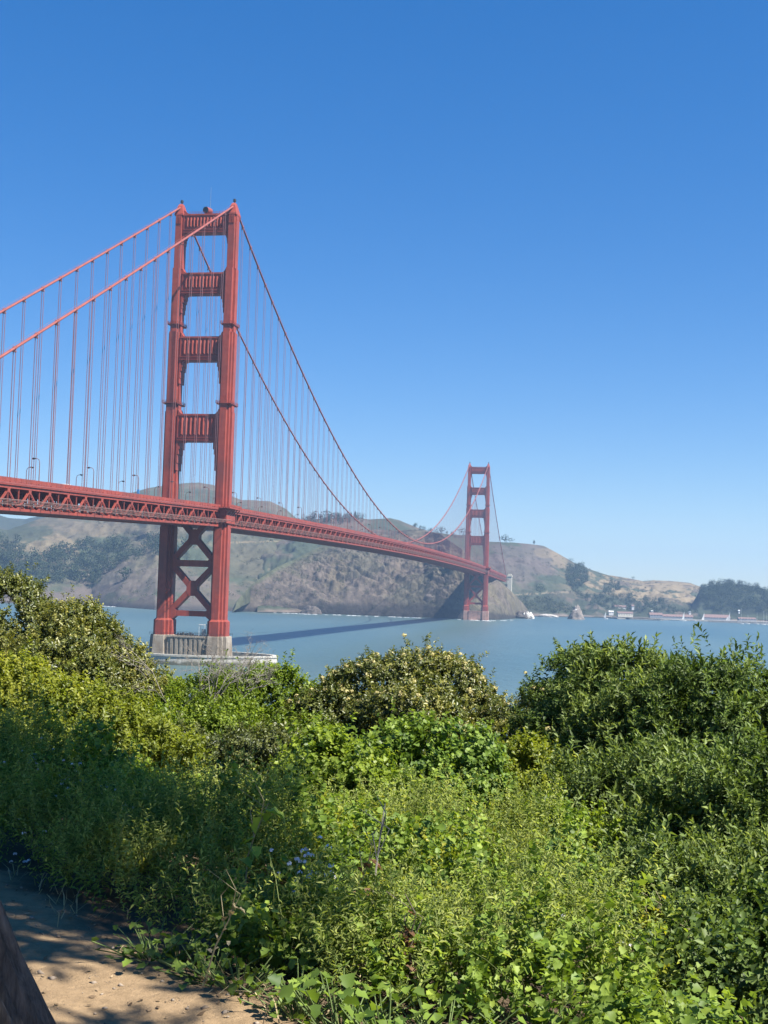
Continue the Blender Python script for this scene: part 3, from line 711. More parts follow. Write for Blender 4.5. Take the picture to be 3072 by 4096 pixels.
# ------------------------------------------------------------------ trees and scrub on the far hills
FARLEAF = leaf_mat('far_foliage', (.020,.034,.018), (.050,.068,.032), rough=.7, transl=.15, spec=.15)
SCRUBLEAF = leaf_mat('scrub_foliage', (.040,.052,.026), (.085,.095,.050), rough=.8, transl=.1, spec=.1)
BARK = noisy('bark', (.05,.04,.032), (.10,.085,.07), scale=4, rough=.9)
def crowns(pts, hgt, n, leaf, rng, conic=0.0, aspect=.42):
    """crowns of many leaf clumps: lumpy ellipsoids of small random faces around each point"""
    M = len(pts); hgt = np.broadcast_to(hgt, (M,))
    u = rng.normal(size=(M, n, 3)); u /= np.linalg.norm(u, axis=-1, keepdims=True)
    lump = 1+.35*np.sin(u[..., 0]*4+rng.uniform(0, 6, (M, 1)))*np.sin(u[..., 1]*3.3+rng.uniform(0, 6, (M, 1)))+.25*np.sin(u[..., 2]*5+rng.uniform(0, 6, (M, 1)))
    r = lump*rng.uniform(.55, 1.0, (M, n))**.5
    a = aspect*rng.uniform(.8, 1.25, (M, 1))
    zz = u[..., 2]*r*.48
    taper = 1-conic*(zz+.5)
    c = np.stack([u[..., 0]*r*a*taper, u[..., 1]*r*a*taper, .56+zz], -1)*hgt[:, None, None]+pts[:, None, :]
    q = rng.normal(size=(M, n, 3)); q /= np.linalg.norm(q, axis=-1, keepdims=True); q = q*.30+u*.75
    t1 = np.cross(q, rng.normal(size=(M, n, 3))); t1 /= np.linalg.norm(t1, axis=-1, keepdims=True)+1e-9; t2 = np.cross(q, t1); t2 /= np.linalg.norm(t2, axis=-1, keepdims=True)+1e-9
    L_ = leaf*hgt[:, None, None]*rng.uniform(.6, 1.3, (M, n, 1))
    V = np.stack([c-t1*L_, c+t2*L_*.6, c+t1*L_, c-t2*L_*.6], 2).reshape(-1, 3)
    return V, np.arange(len(V)).reshape(-1, 4)
def pick(lay, fn, count, rng, n=0):
    px, py_, Pp, T = LAYERS[lay]
    ok = (T < 1.02) & fn(px, py_); idx = np.argwhere(ok)
    if len(idx) == 0: return np.zeros((0, 3))
    # even spread over the ground: weight by cell size
    sel = idx[rng.integers(0, len(idx), count)]
    P0 = Pp[sel[:, 0], sel[:, 1]]
    return P0+np.c_[rng.uniform(-4, 4, (count, 2)), np.zeros(count)]
def inpoly(poly):
    poly = np.array(poly, float)
    def fn(x, y):
        c = np.zeros(np.shape(x), bool); n = len(poly); j = n-1
        for i in range(n):
            xi, yi = poly[i]; xj, yj = poly[j]
            c ^= ((yi > y) != (yj > y)) & (x < (xj-xi)*(y-yi)/(yj-yi+1e-9)+xi); j = i
        return c
    return fn
def wood(name, lay, poly, count, h, rng, n=110, leaf=.068, mat=None, label=None, conic=.2, aspect=.42):
    pts = pick(lay, inpoly(poly), count, rng); pts = pts-np.array([0, 0, .08])*0
    V, F = crowns(pts-np.array([0, 0, 1.0]), rng.uniform(h[0], h[1], len(pts)), n, leaf, rng, conic, aspect)
    o = np_mesh(name, V, F, mat or FARLEAF); o['kind'] = 'stuff'
    return o
r_ = np.random.default_rng(5)
wood('cove_woodland', 'hills3', [(-400,2240),(60,2235),(190,2230),(230,2190),(280,2215),(340,2180),(400,2195),(440,2165),(520,2190),(600,2160),(660,2150),(760,2170),(760,2215),(640,2225),(560,2240),(500,2250),(420,2300),(400,2345),(360,2350),(300,2330),(200,2345),(110,2385),(-400,2410)], 620, (13, 26), r_)
wood('cove_woodland', 'hills3', [(-400,2130),(0,2140),(70,2170),(110,2215),(60,2240),(-400,2260)], 130, (10, 20), r_)
wood('forest', 'hills5', [(2780,2300),(3560,2300),(3560,2440),(3100,2450),(2840,2450),(2800,2400)], 900, (8, 13), r_, aspect=.6)
wood('cove_woodland', 'hills4', [(2265,2275),(2330,2260),(2350,2300),(2320,2350),(2330,2380),(2420,2380),(2420,2330),(2470,2325),(2480,2360),(2420,2390),(2520,2378),(2540,2410),(2590,2390),(2650,2400),(2690,2440),(2780,2440),(2800,2420),(2900,2440),(2900,2455),(2600,2455),(2400,2440),(2350,2420),(2290,2370)], 420, (7, 12), r_)
wood('hillside_scrub', 'hills4', [(2080,2390),(2180,2395),(2330,2440),(2330,2458),(2140,2450),(2060,2440)], 260, (5, 9), r_, 50, .11, SCRUBLEAF, conic=0, aspect=.6)
wood('hillside_scrub', 'hills4', [(1960,2180),(2150,2190),(2330,2270),(2500,2315),(2790,2345),(2790,2430),(2400,2400),(2060,2350),(1960,2300)], 330, (3, 6), r_, 40, .12, SCRUBLEAF, conic=0, aspect=.75)
wood('hillside_scrub', 'hills3', [(380,2080),(900,2000),(1180,2080),(1200,2260),(920,2400),(500,2430),(420,2300)], 420, (3, 7), r_, 40, .12, SCRUBLEAF, conic=0, aspect=.8)
wood('cliff_scrub', 'cliff6', [(1000,2360),(1290,2190),(1500,2150),(1750,2200),(1850,2420),(1500,2440),(1060,2430)], 420, (2.5, 5.5), r_, 40, .12, SCRUBLEAF, conic=0, aspect=.8)
wood('hillside_grove', 'hills4', [(2268,2275),(2330,2264),(2348,2330),(2305,2372),(2262,2345)], 110, (10, 16), r_)
wood('ridge_woodland', 'hills4', [(1195,2060),(1435,2060),(1440,2090),(1300,2100),(1195,2100)], 90, (9, 14), r_)
wood('ridge_woodland', 'hills4', [(1640,2090),(1720,2105),(1860,2125),(1880,2165),(1650,2130)], 40, (6, 10), r_)

def surf(lay, x, y):
    px, py_, Pp, T = LAYERS[lay]; d = (px-x)**2+((py_-y))**2+(T > 1.02)*1e6
    i = np.unravel_index(np.argmin(d), d.shape); return Pp[i]
def far_tree(name, lay, x, y, h, label, conic=.1, aspect=.45, n=190, seed=0, cat='tree', group='single trees on the far hills'):
    p = surf(lay, x, y); e = tag(empty(name, p), label, cat, group); rg = np.random.default_rng(seed+int(x))
    V, F = crowns(np.zeros((1, 3)), np.array([h]), n, .075, rg, conic, aspect); np_mesh('crown', V, F, FARLEAF, e)
    t = MB(); t.tube([(0,0,-1.5),(.2,0,h*.3),(0,.1,h*.6)], [h*.03, h*.025, h*.01], 6); t.build('trunk', BARK, e)
RT = [('broad_tree','hills4',1252,2072,15,'wide dark tree at the left end of the wooded ridge behind the suspender ropes',.0,.62), ('broad_tree','hills4',1310,2073,18,'highest domed tree in the middle of the wooded ridge above the deck',.0,.6),
      ('broad_tree','hills4',1345,2073,14,'rounded tree beside the highest dome on the wooded ridge above the deck',.0,.55), ('conifer_tree','hills4',1403,2072,13,'slim pointed conifer on the ridge right of the wooded dome, left one of two',.85,.26),
      ('conifer_tree','hills4',1421,2072,15,'slim pointed conifer on the ridge right of the wooded dome, right one of two',.85,.26), ('broad_tree','hills4',1449,2073,11,'low spreading tree at the right end of the wooded ridge, beside the conifers',.0,.75),
      ('broad_tree','hills4',1662,2108,9,'small tree where the far peak begins to descend toward the far tower',.0,.5), ('broad_tree','hills4',1697,2120,9,'low bushy tree on the skyline midway down toward the far tower',.0,.7),
      ('broad_tree','hills4',1764,2134,16,'large spreading tree on the skyline crossed by the rising far cable',.0,.7), ('broad_tree','hills4',1850,2142,17,'dark domed tree touching the left edge of the far tower',.0,.75),
      ('broad_tree','hills4',2018,2170,18,'big dark tree on the skyline just right of the far tower',.0,.65), ('broad_tree','hills4',2045,2171,11,'smaller tree trailing right of the big dark skyline tree by the far tower',.0,.7),
      ('conifer_tree','hills4',2136,2178,10,'small upright tree alone on the skyline right of the far tower',.5,.3), ('broad_tree','hills4',2285,2246,8,'low dark tree on the descending skyline right of the far tower',.0,.8),
      ('broad_tree','hills4',2160,2366,17,'round dark tree standing on the tan road right of the pylon',.0,.6), ('broad_tree','hills4',2532,2315,7,'little dark bushy tree on the low tan ridge at the right',.0,.8),
      ('broad_tree','hills3',500,2320,24,'lone dark tree on the rocky slope above the water left of the near tower',.1,.5), ('broad_tree','hills3',440,2290,22,'dark tree at the lower right end of the cove woodland',.1,.45)]
for nm, ly, x, y, h, lab, co, asp in RT: far_tree(nm, ly, x, y, h, lab, co, asp)

# ------------------------------------------------------------------ rocks, surf and guano stains
ROCKM = noisy('sea_rock', (.055,.048,.042), (.12,.10,.085), scale=.35, rough=.9, bump=.5, bscale=.5)
GUANO = noisy('white_stained_rock', (.30,.28,.25), (.70,.69,.66), scale=.4, rough=.9, bump=.4, bscale=.6)
def rock_mesh(name, seed, sx, sy, sz, spike=0.0, n=40):
    u, v = np.meshgrid(np.linspace(0, 2*np.pi, n, endpoint=False), np.linspace(-.35, .5*np.pi, n//2))
    x, y, z = np.cos(u)*np.cos(v), np.sin(u)*np.cos(v), np.sin(v)
    d = .62+.75*fbm(x*1.6+seed+10, (y+z)*1.6+10, seed, 5, ridge=True)
    z2 = np.sign(z)*np.abs(z)**(1.0+spike)
    k = 1-spike*.45*np.clip(z, 0, 1)
    V = np.stack([x*d*sx*k, y*d*sy*k, z2*d*sz], -1).reshape(-1, 3); m = n; h = n//2
    i = np.arange(h*m).reshape(h, m); F = np.stack([i[:-1], np.roll(i[:-1], -1, 1), np.roll(i[1:], -1, 1), i[1:]], -1).reshape(-1, 4)
    return V, F
def rock(name, x, y, s, label, seed, mat, spike=0.0, cap=None, capmat=None):
    p = at_z(x, y, 0.0); e = tag(empty(name, p), label, 'rock'); V, F = rock_mesh(name, seed, *s, spike); o = np_mesh('rock_body', V, F, mat, e)
    if cap:
        for cx, cy, cz, a, b, c in cap:
            V, F = rock_mesh('c', seed+3, a, b, c); np_mesh('white_stain', V+np.array((cx, cy, cz)), F, GUANO, e)
rock('sea_rock', 2090, 2474, (15, 9, 10.5), 'dark jagged rock with white streaked side in the water right of the far pier', 2, ROCKM, .2, [(8, -4.5, 2.5, 4, 3, 7.5), (3, -5, 4, 2, 2, 5)])
rock('sea_rock', 2117, 2474, (7, 6, 9), 'narrow white topped rock at the right end of the jagged rock by the far pier', 6, GUANO, .3)
rock('sea_rock', 2304, 2477, (13.5, 9, 22), 'tall pointed sea stack with white stained peak off the right shore', 4, noisy('grey_rock', (.10,.085,.07), (.26,.22,.19), scale=.3, rough=.9, bump=.5, bscale=.4), .75, [(-1.0, -2.5, 12.5, 2.6, 2.2, 4.2), (4, -5, 2.0, 2.2, 2, 5), (-4, -5, 3.0, 1.6, 2, 4)])
rock('shore_rock', 548, 2430, (12, 8, 11), 'white stained rock at the waterline left of the near tower', 8, GUANO, .2)
rock('shore_rock', 574, 2428, (8, 6, 7), 'smaller white stained rock beside the bigger one left of the near tower', 9, GUANO, .1)
rock('shore_rock', 1062, 2440, (10, 6, 11), 'white stained rock at the foot of the cliff right of the near tower', 12, GUANO, .3)
rock('shore_rock', 1090, 2447, (22, 12, 14), 'dark blocky rock at the foot of the left end of the cliff', 13, ROCKM, .1)
rock('shore_rock', 1245, 2456, (14, 8, 11), 'dark rock at the cliff foot in the middle of the bay', 14, ROCKM, .2)
rock('shore_rock', 1730, 2470, (26, 16, 34), 'big dark rock standing in the shade left of the far pier', 15, ROCKM, .25)
rock('shore_rock', 2190, 2468, (16, 7, 4.5), 'low pale rocks along the shore left of the pointed sea stack', 16, noisy('pale_rock', (.26,.23,.20), (.48,.45,.41), scale=.4, rough=.9, bump=.3, bscale=.6), 0)
rock('shore_rock', 2390, 2468, (18, 7, 4.0), 'low pale rocks along the shore right of the pointed sea stack', 17, noisy('pale_rock', (.26,.22,.18), (.46,.42,.37), scale=.4, rough=.9, bump=.3, bscale=.6), 0)
FOAM = noisy('surf_foam', (.60,.62,.62), (.82,.83,.83), scale=.3, rough=.8)
fm = MB(); rs = random.Random(3)
def foam(x0, y0, x1, y1, n, w):
    for i in range(n):
        if rs.random() < .38: continue
        a, b = i/n, (i+rs.uniform(.6, 1.5))/n
        ya, yb = y0+(y1-y0)*a+rs.uniform(0, 1.5), y0+(y1-y0)*b+rs.uniform(0, 1.5); h = w*rs.uniform(.3, 1)
        m = 5; pts = [at_z(x0+(x1-x0)*(a+(b-a)*k/m), ya+(yb-ya)*k/m-h*math.sin(math.pi*k/m)*rs.uniform(.5, 1), .06) for k in range(m+1)]+[at_z(x0+(x1-x0)*(a+(b-a)*k/m), ya+(yb-ya)*k/m+.4, .06) for k in range(m, -1, -1)]
        fm.add(pts, [tuple(range(len(pts)))[::-1]])
foam(330, 2419, 480, 2427, 8, 1.6); foam(700, 2446, 960, 2447, 7, 1.0); foam(1060, 2449, 1330, 2459, 16, 1.6); foam(1330, 2459, 1700, 2471, 20, 1.8); foam(1830, 2477, 1960, 2483, 8, 2.6); foam(1960, 2483, 2060, 2480, 5, 1.5); foam(100, 2412, 330, 2419, 6, 1.4)
o = fm.build('surf', FOAM); o['kind'] = 'stuff'

# ------------------------------------------------------------------ the small harbour town
def facing(x, y, z): p = at_z(x, y, z) if False else None
def house(name, x, yb, dist, wpx, wallpx, roofpx, label, wall, roof, depth=9, windows=4, rz=0):
    k = dist/FPX; p = at_dist(x, yb, dist); p[2] = max(p[2], 1.5); w, hw, hr = wpx*k, wallpx*k, roofpx*k
    e = tag(empty(name, p, None, -YAW+rz), label, 'building')
    a = MB(); a.box(-w/2, w/2, 0, depth, -3, hw); a.build('wall', wall, e)
    r = MB(); o = .5
    r.prism([(-o, hw), (depth+o, hw), (depth/2, hw+hr)], -w/2-o, w/2+o, lambda u, v, t: (t, u, v)); r.build('roof', roof, e)
    for i in range(windows):
        xc = -w/2+w*(i+.5)/windows; g = MB(); g.box(xc-.55, xc+.55, -.05, .06, hw*.35, hw*.35+1.6); g.build('window', GLASS, e)
    return e
H_ = [('boathouse',2502,2464,2490,60,11,6,'cream boathouse with a red roof standing on the pier by the right shore',CREAM,ROOF,12,6), ('barracks',2700,2470,2560,140,3,9,'long low red roofed barracks, left of the three by the harbour',GREY,ROOF,14,12),
     ('barracks',2870,2474,2590,100,3,12,'broad red roofed barracks in the middle of the harbour front',GREY,ROOF,16,9), ('barracks',2990,2478,2600,66,2,6,'low red roofed shed behind the masts at the right edge',GREY,ROOF,12,6),
     ('barracks',2625,2466,2540,50,6,9,'small red roofed building just right of the cream boathouse quay',GREY,ROOF,12,4), ('house',2470,2432,2680,34,5,7,'red roofed house among trees above the cream boathouse, left one',CREAM,ROOF,9,3),
     ('house',2492,2434,2690,26,5,7,'red roofed house among trees above the cream boathouse, middle one',WHITE,ROOF,9,3), ('house',2532,2434,2660,9,9,6,'narrow white gabled house at the right above the cream boathouse',WHITE,ROOF,8,1),
     ('house',2445,2455,2560,18,8,4,'low white hut on the shore left of the cream boathouse',WHITE,WHITE,6,2), ('house',2401,2398,2850,10,4,3,'small pale house high in the dark trees above the shore',WHITE,GREY,7,1),
     ('house',2637,2424,2800,9,6,4,'small white house in the trees under the tan slope',WHITE,WHITE,7,1), ('house',2673,2413,2850,14,3,3,'pair of small white sheds on the tan slope above the red barracks',WHITE,WHITE,6,2),
     ('house',2610,2450,2640,8,5,3,'tiny white cottage left of the long red barracks',WHITE,WHITE,6,1), ('house',2760,2453,2650,7,4,3,'tiny white cottage behind the long red barracks',WHITE,GREY,6,1), ('house',2957,2449,2700,5,6,3,'tiny white hut at the foot of the dark forest hill',WHITE,WHITE,5,1)]
for a in H_: house(*a)
e = tag(empty('dark_quay', at_z(2552, 2476, 0)), 'dark timber quay along the water in front of the cream boathouse', 'quay')
a, b = at_z(2455, 2474, 0)-at_z(2552, 2476, 0), at_z(2650, 2484, 0)-at_z(2552, 2476, 0)
m = MB(); m.bar((a[0], a[1], 2.9), (b[0], b[1], 2.9), 7, 1.2); m.build('quay_deck', noisy('quay_timber', (.07,.065,.06), (.12,.11,.10), scale=.5, rough=.9), e)
m = MB()
for k in range(40):
    q = a+(b-a)*k/39; m.tube([(q[0], q[1]-2.6, -2), (q[0], q[1]-2.6, 2.4)], .45, 6)
m.build('quay_piles', DARK, e)
e = tag(empty('breakwater', at_z(2950, 2492, 0)), 'long low grey breakwater in front of the harbour at the right edge', 'breakwater')
a, b = at_z(2836, 2488, 0)-at_z(2950, 2492, 0), at_z(3300, 2503, 0)-at_z(2950, 2492, 0)
m = MB(); m.bar((a[0], a[1], 1.0), (b[0], b[1], 1.0), 6, 4.2); m.build('breakwater_wall', noisy('breakwater_stone', (.16,.15,.14), (.30,.28,.26), scale=.5, rough=.95), e)
m = MB(); m.bar((a[0], a[1], 3.25), (b[0], b[1], 3.25), 3, .3); m.build('walkway', GREY, e)
m = MB(); pts = [(2450,2475),(2640,2480),(2840,2486),(3400,2500)]
for (x0, y0), (x1, y1) in zip(pts[:-1], pts[1:]): m.bar(at_z(x0, y0, 0)+np.array((0, 14, .8)), at_z(x1, y1, 0)+np.array((0, 14, .8)), 40, 3.2)
o = m.build('harbour_ground', noisy('harbour_pavement', (.20,.19,.17), (.32,.30,.27), scale=.2, rough=.9)); o['kind'] = 'structure'
def sailboat(x, y, L_, mast, sail, label, rz=0.0):
    e = tag(empty('sailboat', at_z(x, y, 0), None, -YAW+rz), label, 'boat')
    h = MB(); sec = lambda t: [(-L_/2+L_*t, -b_, .9+.3*t) for b_ in (0,)]
    rings = []
    for t in np.linspace(0, 1, 9):
        b_ = L_*.16*math.sin(math.pi*min(1, .25+.75*t))**.7+.02 if t < 1 else .03; xx = -L_/2+L_*t
        rings.append([(xx, -b_, 1.0+.35*t), (xx, -b_*.7, -.3), (xx, b_*.7, -.3), (xx, b_, 1.0+.35*t)])
    h.loft(rings); h.build('hull', WHITE, e)
    c = MB(); c.loft([[(x_*L_*.2-L_*.02, y_*L_*.09, 1.0) for x_, y_ in ((1,-1),(1,1),(-1,1),(-1,-1))], [(x_*L_*.15-L_*.03, y_*L_*.07, 1.9) for x_, y_ in ((1,-1),(1,1),(-1,1),(-1,-1))]]); c.build('cabin', GREY, e)
    if mast:
        m_ = MB(); m_.tube([(L_*.08,0,1),(L_*.08,0,mast)], [.16,.1], 6); m_.bar((L_*.08,0,2.4), (-L_*.38,0,2.4), .14, .14); m_.build('mast', WHITE, e)
    if sail:
        s_ = MB(); s_.add([(L_*.05,.05,2.6),(-L_*.36,.25,2.6),(L_*.05,.05,mast-.3),(L_*.05,-.05,2.6),(-L_*.36,.15,2.6),(L_*.05,-.05,mast-.3)], [(0,1,2),(5,4,3),(0,2,5,3),(1,0,3,4),(2,1,4,5)]); s_.build('sail', WHITE, e)
    return e
BT = [(2422,2476,9,13,1,'small boat with a white sail close to the rocky shore left of the boathouse'), (2735,2484,10,17,1,'white sailed boat in front of the long red barracks'), (2700,2482,26,0,0,'long white boat moored in front of the long red barracks'),
      (2815,2485,12,15,1,'bright white sailed boat at the gap between the two long red roofs'), (2870,2486,24,7,0,'long white boat moored in front of the broad red roof'), (2918,2487,11,18,1,'white sailed boat at the right end of the broad red roof, taller one'), (2909,2486,8,10,1,'white sailed boat at the right end of the broad red roof, shorter one'),
      (2963,2496,10,27,0,'moored yacht with the tallest bare mast behind the breakwater'), (3026,2497,9,20,0,'moored yacht with a bare mast left of the pair by the right edge'), (3053,2499,10,25,0,'moored yacht with a bare mast second from the right edge'), (3065,2499,9,21,0,'moored yacht with a bare mast at the right edge'), (2990,2496,9,17,0,'moored yacht with a short bare mast behind the breakwater'),
      (2640,2481,9,0,0,'low white boat at the outer end of the dark quay'), (2775,2485,9,0,0,'low white boat between the two sailed boats by the barracks'), (2845,2486,8,0,0,'low white boat left of the long moored boat by the broad roof'), (2890,2487,9,0,0,'low white boat right of the long moored boat by the broad roof'), (2940,2490,10,0,0,'low white boat just left of the tallest mast')]
for i, a in enumerate(BT): sailboat(*a, rz=.2*math.sin(i*2.3))
# ================================================================== FOREGROUND SLOPE, PATH AND PLANTS
def edge_n(s, d): return .77*(s+.10)+.64*(d-4.97)+.12*np.sin(s*3.1+d*1.7)+.07*np.sin(d*5.3-s*4)
def ground(s, d):
    s = np.asarray(s, float); d = np.asarray(d, float); n = edge_n(s, d)
    z = -1.65-.13*np.clip(n, 0, 13)-.62*np.clip(n-13, 0, None)
    z = z+.05*(vnoise(s*.9+9, d*.9+9, 4)-.5)+.02*(vnoise(s*4+9, d*4+9, 5)-.5)
    return np.maximum(z, -EYE[2]-3)
def gp(s, d, h=0.0): return loc(s, d, float(ground(s, d))+h)

def soil_mat():
    m, nt, N, L, P = new_mat('slope_soil')
    g = N.new('ShaderNodeNewGeometry'); a = N.new('ShaderNodeAttribute'); a.attribute_name = 'tint'
    n = N.new('ShaderNodeTexNoise'); n.inputs['Scale'].default_value = 9; n.inputs['Detail'].default_value = 10; n.inputs['Roughness'].default_value = .75
    L.new(g.outputs['Position'], n.inputs['Vector'])
    mr = N.new('ShaderNodeMapRange'); mr.inputs[1].default_value = .3; mr.inputs[2].default_value = .7; mr.inputs[3].default_value = .72; mr.inputs[4].default_value = 1.25; L.new(n.outputs['Fac'], mr.inputs[0])
    mu = N.new('ShaderNodeMixRGB'); mu.blend_type = 'MULTIPLY'; mu.inputs['Fac'].default_value = 1; L.new(a.outputs['Color'], mu.inputs['Color1']); L.new(mr.outputs[0], mu.inputs['Color2'])
    v = N.new('ShaderNodeTexVoronoi'); v.inputs['Scale'].default_value = 55; L.new(g.outputs['Position'], v.inputs['Vector'])
    cr = N.new('ShaderNodeMapRange'); cr.inputs[1].default_value = .10; cr.inputs[2].default_value = .22; cr.inputs[3].default_value = 1; cr.inputs[4].default_value = 0; L.new(v.outputs['Distance'], cr.inputs[0])
    sp = N.new('ShaderNodeTexNoise'); sp.inputs['Scale'].default_value = 14; L.new(g.outputs['Position'], sp.inputs['Vector'])
    sg = N.new('ShaderNodeMath'); sg.operation = 'GREATER_THAN'; sg.inputs[1].default_value = .60; L.new(sp.outputs['Fac'], sg.inputs[0])
    mm = N.new('ShaderNodeMath'); mm.operation = 'MULTIPLY'; L.new(cr.outputs[0], mm.inputs[0]); L.new(sg.outputs[0], mm.inputs[1])
    mx = N.new('ShaderNodeMixRGB'); mx.inputs['Color2'].default_value = (.42,.33,.24,1); L.new(mm.outputs[0], mx.inputs['Fac']); L.new(mu.outputs['Color'], mx.inputs['Color1'])
    L.new(mx.outputs['Color'], P.inputs['Base Color']); P.inputs['Roughness'].default_value = .95; P.inputs['Specular IOR Level'].default_value = .1
    nb = N.new('ShaderNodeTexNoise'); nb.inputs['Scale'].default_value = 22; nb.inputs['Detail'].default_value = 10; nb.inputs['Roughness'].default_value = .75; L.new(g.outputs['Position'], nb.inputs['Vector'])
    ad = N.new('ShaderNodeMath'); L.new(nb.outputs['Fac'], ad.inputs[0]); L.new(mm.outputs[0], ad.inputs[1])
    b = N.new('ShaderNodeBump'); b.inputs['Strength'].default_value = 1; b.inputs['Distance'].default_value = .022; L.new(ad.outputs[0], b.inputs['Height']); L.new(b.outputs['Normal'], P.inputs['Normal'])
    return m
sv = np.r_[-70:-12:2.0, -12:-4:.3, -4:3:.07, 3:12:.3, 12:71:2.0]; dv = np.r_[-30:0:2.0, 0:4:.2, 4:9:.06, 9:24:.3, 24:110:2.5]
Sg, Dg = np.meshgrid(sv, dv); Zg = ground(Sg, Dg); ng = edge_n(Sg, Dg)
path_c = np.array((.31,.215,.122)); soil_c = np.array((.125,.090,.058))
f_ = np.clip((ng+.10)/.35+(fbm(Sg*3, Dg*3, 8, 4)-.5)*.9, 0, 1)
colg = mixc(np.broadcast_to(path_c, Sg.shape+(3,)), soil_c, f_)
colg = mixc(colg, np.array((.20,.14,.088)), sm(fbm(Sg*1.1, Dg*1.1, 81, 4), .5, .66)*(1-f_)*.7)
Vg = EYE+Sg[..., None]*SIDE+Dg[..., None]*FWD+Zg[..., None]*np.array((0, 0, 1.0))
ig = np.arange(Sg.size).reshape(Sg.shape); Fg = np.stack([ig[:-1, :-1], ig[:-1, 1:], ig[1:, 1:], ig[1:, :-1]], -1).reshape(-1, 4)
np_mesh('ground', Vg.reshape(-1, 3), Fg, soil_mat(), None, color=colg.reshape(-1, 3), smooth=True)['kind'] = 'structure'

# ---- leaf templates: every leaf is a small folded blade
def leaf_blade(L_, W_, fold=.25, curl=.15, wide=.45):
    v = np.array([(0,0,0), (-W_/2, L_*wide, fold*W_), (0, L_*wide, 0), (W_/2, L_*wide, fold*W_), (0, L_, -curl*L_)])
    return v, np.array([(0,2,1), (0,3,2), (1,2,4), (2,3,4)])
def leaf_fold(L_, W_, fold=.28, curl=.12, wide=.45):
    v = np.array([(0,0,0), (-W_/2, L_*wide, fold*W_), (0, L_, -curl*L_), (W_/2, L_*wide, fold*W_)])
    return v, np.array([(0,2,1), (0,3,2)])
def leaf_lobed(L_, W_, fold=.15):
    v = np.array([(0,0,0), (-W_*.5, L_*.12, fold*W_), (-W_*.34, L_*.42, fold*W_*.6), (-W_*.42, L_*.62, fold*W_*.9), (0, L_, -.12*L_), (W_*.42, L_*.62, fold*W_*.9), (W_*.34, L_*.42, fold*W_*.6), (W_*.5, L_*.12, fold*W_), (0, L_*.42, -.02*L_)])
    return v, np.array([(8,0,7),(8,7,6),(8,6,5),(8,5,4),(8,4,3),(8,3,2),(8,2,1),(8,1,0)])
def rotm(ax, ang):
    c, s = math.cos(ang), math.sin(ang); x, y, z = ax; C_ = 1-c
    return np.array([[c+x*x*C_, x*y*C_-z*s, x*z*C_+y*s], [y*x*C_+z*s, c+y*y*C_, y*z*C_-x*s], [z*x*C_-y*s, z*y*C_+x*s, c+z*z*C_]])
def sprig(rng, K, stem, blade, open0=1.25, open1=.35, jit=.25, size=(.75, 1.15), start=.15):
    """leaves spiralling up a shoot (axis +Z); young = position toward the tip"""
    lv, lf = blade; Vs = []; Fs = []; Y = []
    for k in range(K):
        t = start+(1-start)*(k+rng.uniform(-.3, .3))/max(1, K-1); t = min(max(t, 0), 1.02)
        op = open0+(open1-open0)*t+rng.normal()*jit; az = k*2.4+rng.normal()*.35
        s = rng.uniform(*size)*(1-.25*t)
        Rm = rotm((0, 0, 1), az)@rotm((1, 0, 0), math.pi/2-op)@rotm((0, 1, 0), rng.normal()*.4)
        v = (lv*s)@Rm.T+np.array((0, 0, stem*t))
        Fs.append(lf+sum(len(q) for q in Vs)); Vs.append(v); Y.append(np.full(len(lv), t))
    return np.concatenate(Vs), np.concatenate(Fs), np.concatenate(Y)
def frames(dirs, rng):
    z = dirs/np.linalg.norm(dirs, axis=-1, keepdims=True); q = rng.normal(size=z.shape); x = np.cross(q, z); x /= np.linalg.norm(x, axis=-1, keepdims=True)+1e-9
    return np.stack([x, np.cross(z, x), z], -1)          # columns
def place_sprigs(temps, P_, dirs, scale, rng, youngk=None):
    M = len(P_); Vs = []; Fs = []; Ys = []; off = 0
    Rm = frames(dirs, rng); which = rng.integers(0, len(temps), M)
    for ti, (v, f, y) in enumerate(temps):
        idx = np.where(which == ti)[0]
        if not len(idx): continue
        V = np.einsum('mij,kj->mki', Rm[idx], v)*scale[idx, None, None]+P_[idx, None, :]
        n = len(v); F = f[None]+(np.arange(len(idx))*n)[:, None, None]+off
        yk = np.ones(len(idx)) if youngk is None else youngk[idx]
        Vs.append(V.reshape(-1, 3)); Fs.append(F.reshape(-1, 3)); Ys.append((y[None]*yk[:, None]).ravel()); off += n*len(idx)
    return np.concatenate(Vs), np.concatenate(Fs), np.concatenate(Ys)

rt = np.random.default_rng(21)
TEMPS = {
 'olive':  [sprig(rt, 15, .16, leaf_fold(.056, .022), 1.35, .72, .35, (.5, 1.3)) for _ in range(6)],
 'glossy': [sprig(rt, 13, .11, leaf_fold(.044, .024), 1.4, .8, .4, (.5, 1.3)) for _ in range(6)],
 'small':  [sprig(rt, 15, .13, leaf_fold(.034, .024), 1.4, .85, .4, (.5, 1.35)) for _ in range(6)],
 'ivy':    [sprig(rt, 9, .16, leaf_lobed(.052, .053), 1.45, 1.0, .35, (.5, 1.3)) for _ in range(6)],
  'ivysmall': [sprig(rt, 10, .13, leaf_lobed(.036, .038), 1.45, 1.0, .35, (.5, 1.4)) for _ in range(6)],
 'weed':   [sprig(rt, 22, .34, leaf_fold(.046, .012, .2, .3), 1.3, .6, .45, (.6, 1.1), .05) for _ in range(8)],
 'fern':   [sprig(rt, 26, .30, leaf_fold(.036, .010, .2, .3), 1.25, .65, .45, (.6, 1.1), .05) for _ in range(8)],
 'cypress': [sprig(rt, 16, .22, leaf_fold(.10, .035), .9, .4, .35) for _ in range(4)],
}
def yx(m, c, k=1.0): return tuple(v*k for v in m)
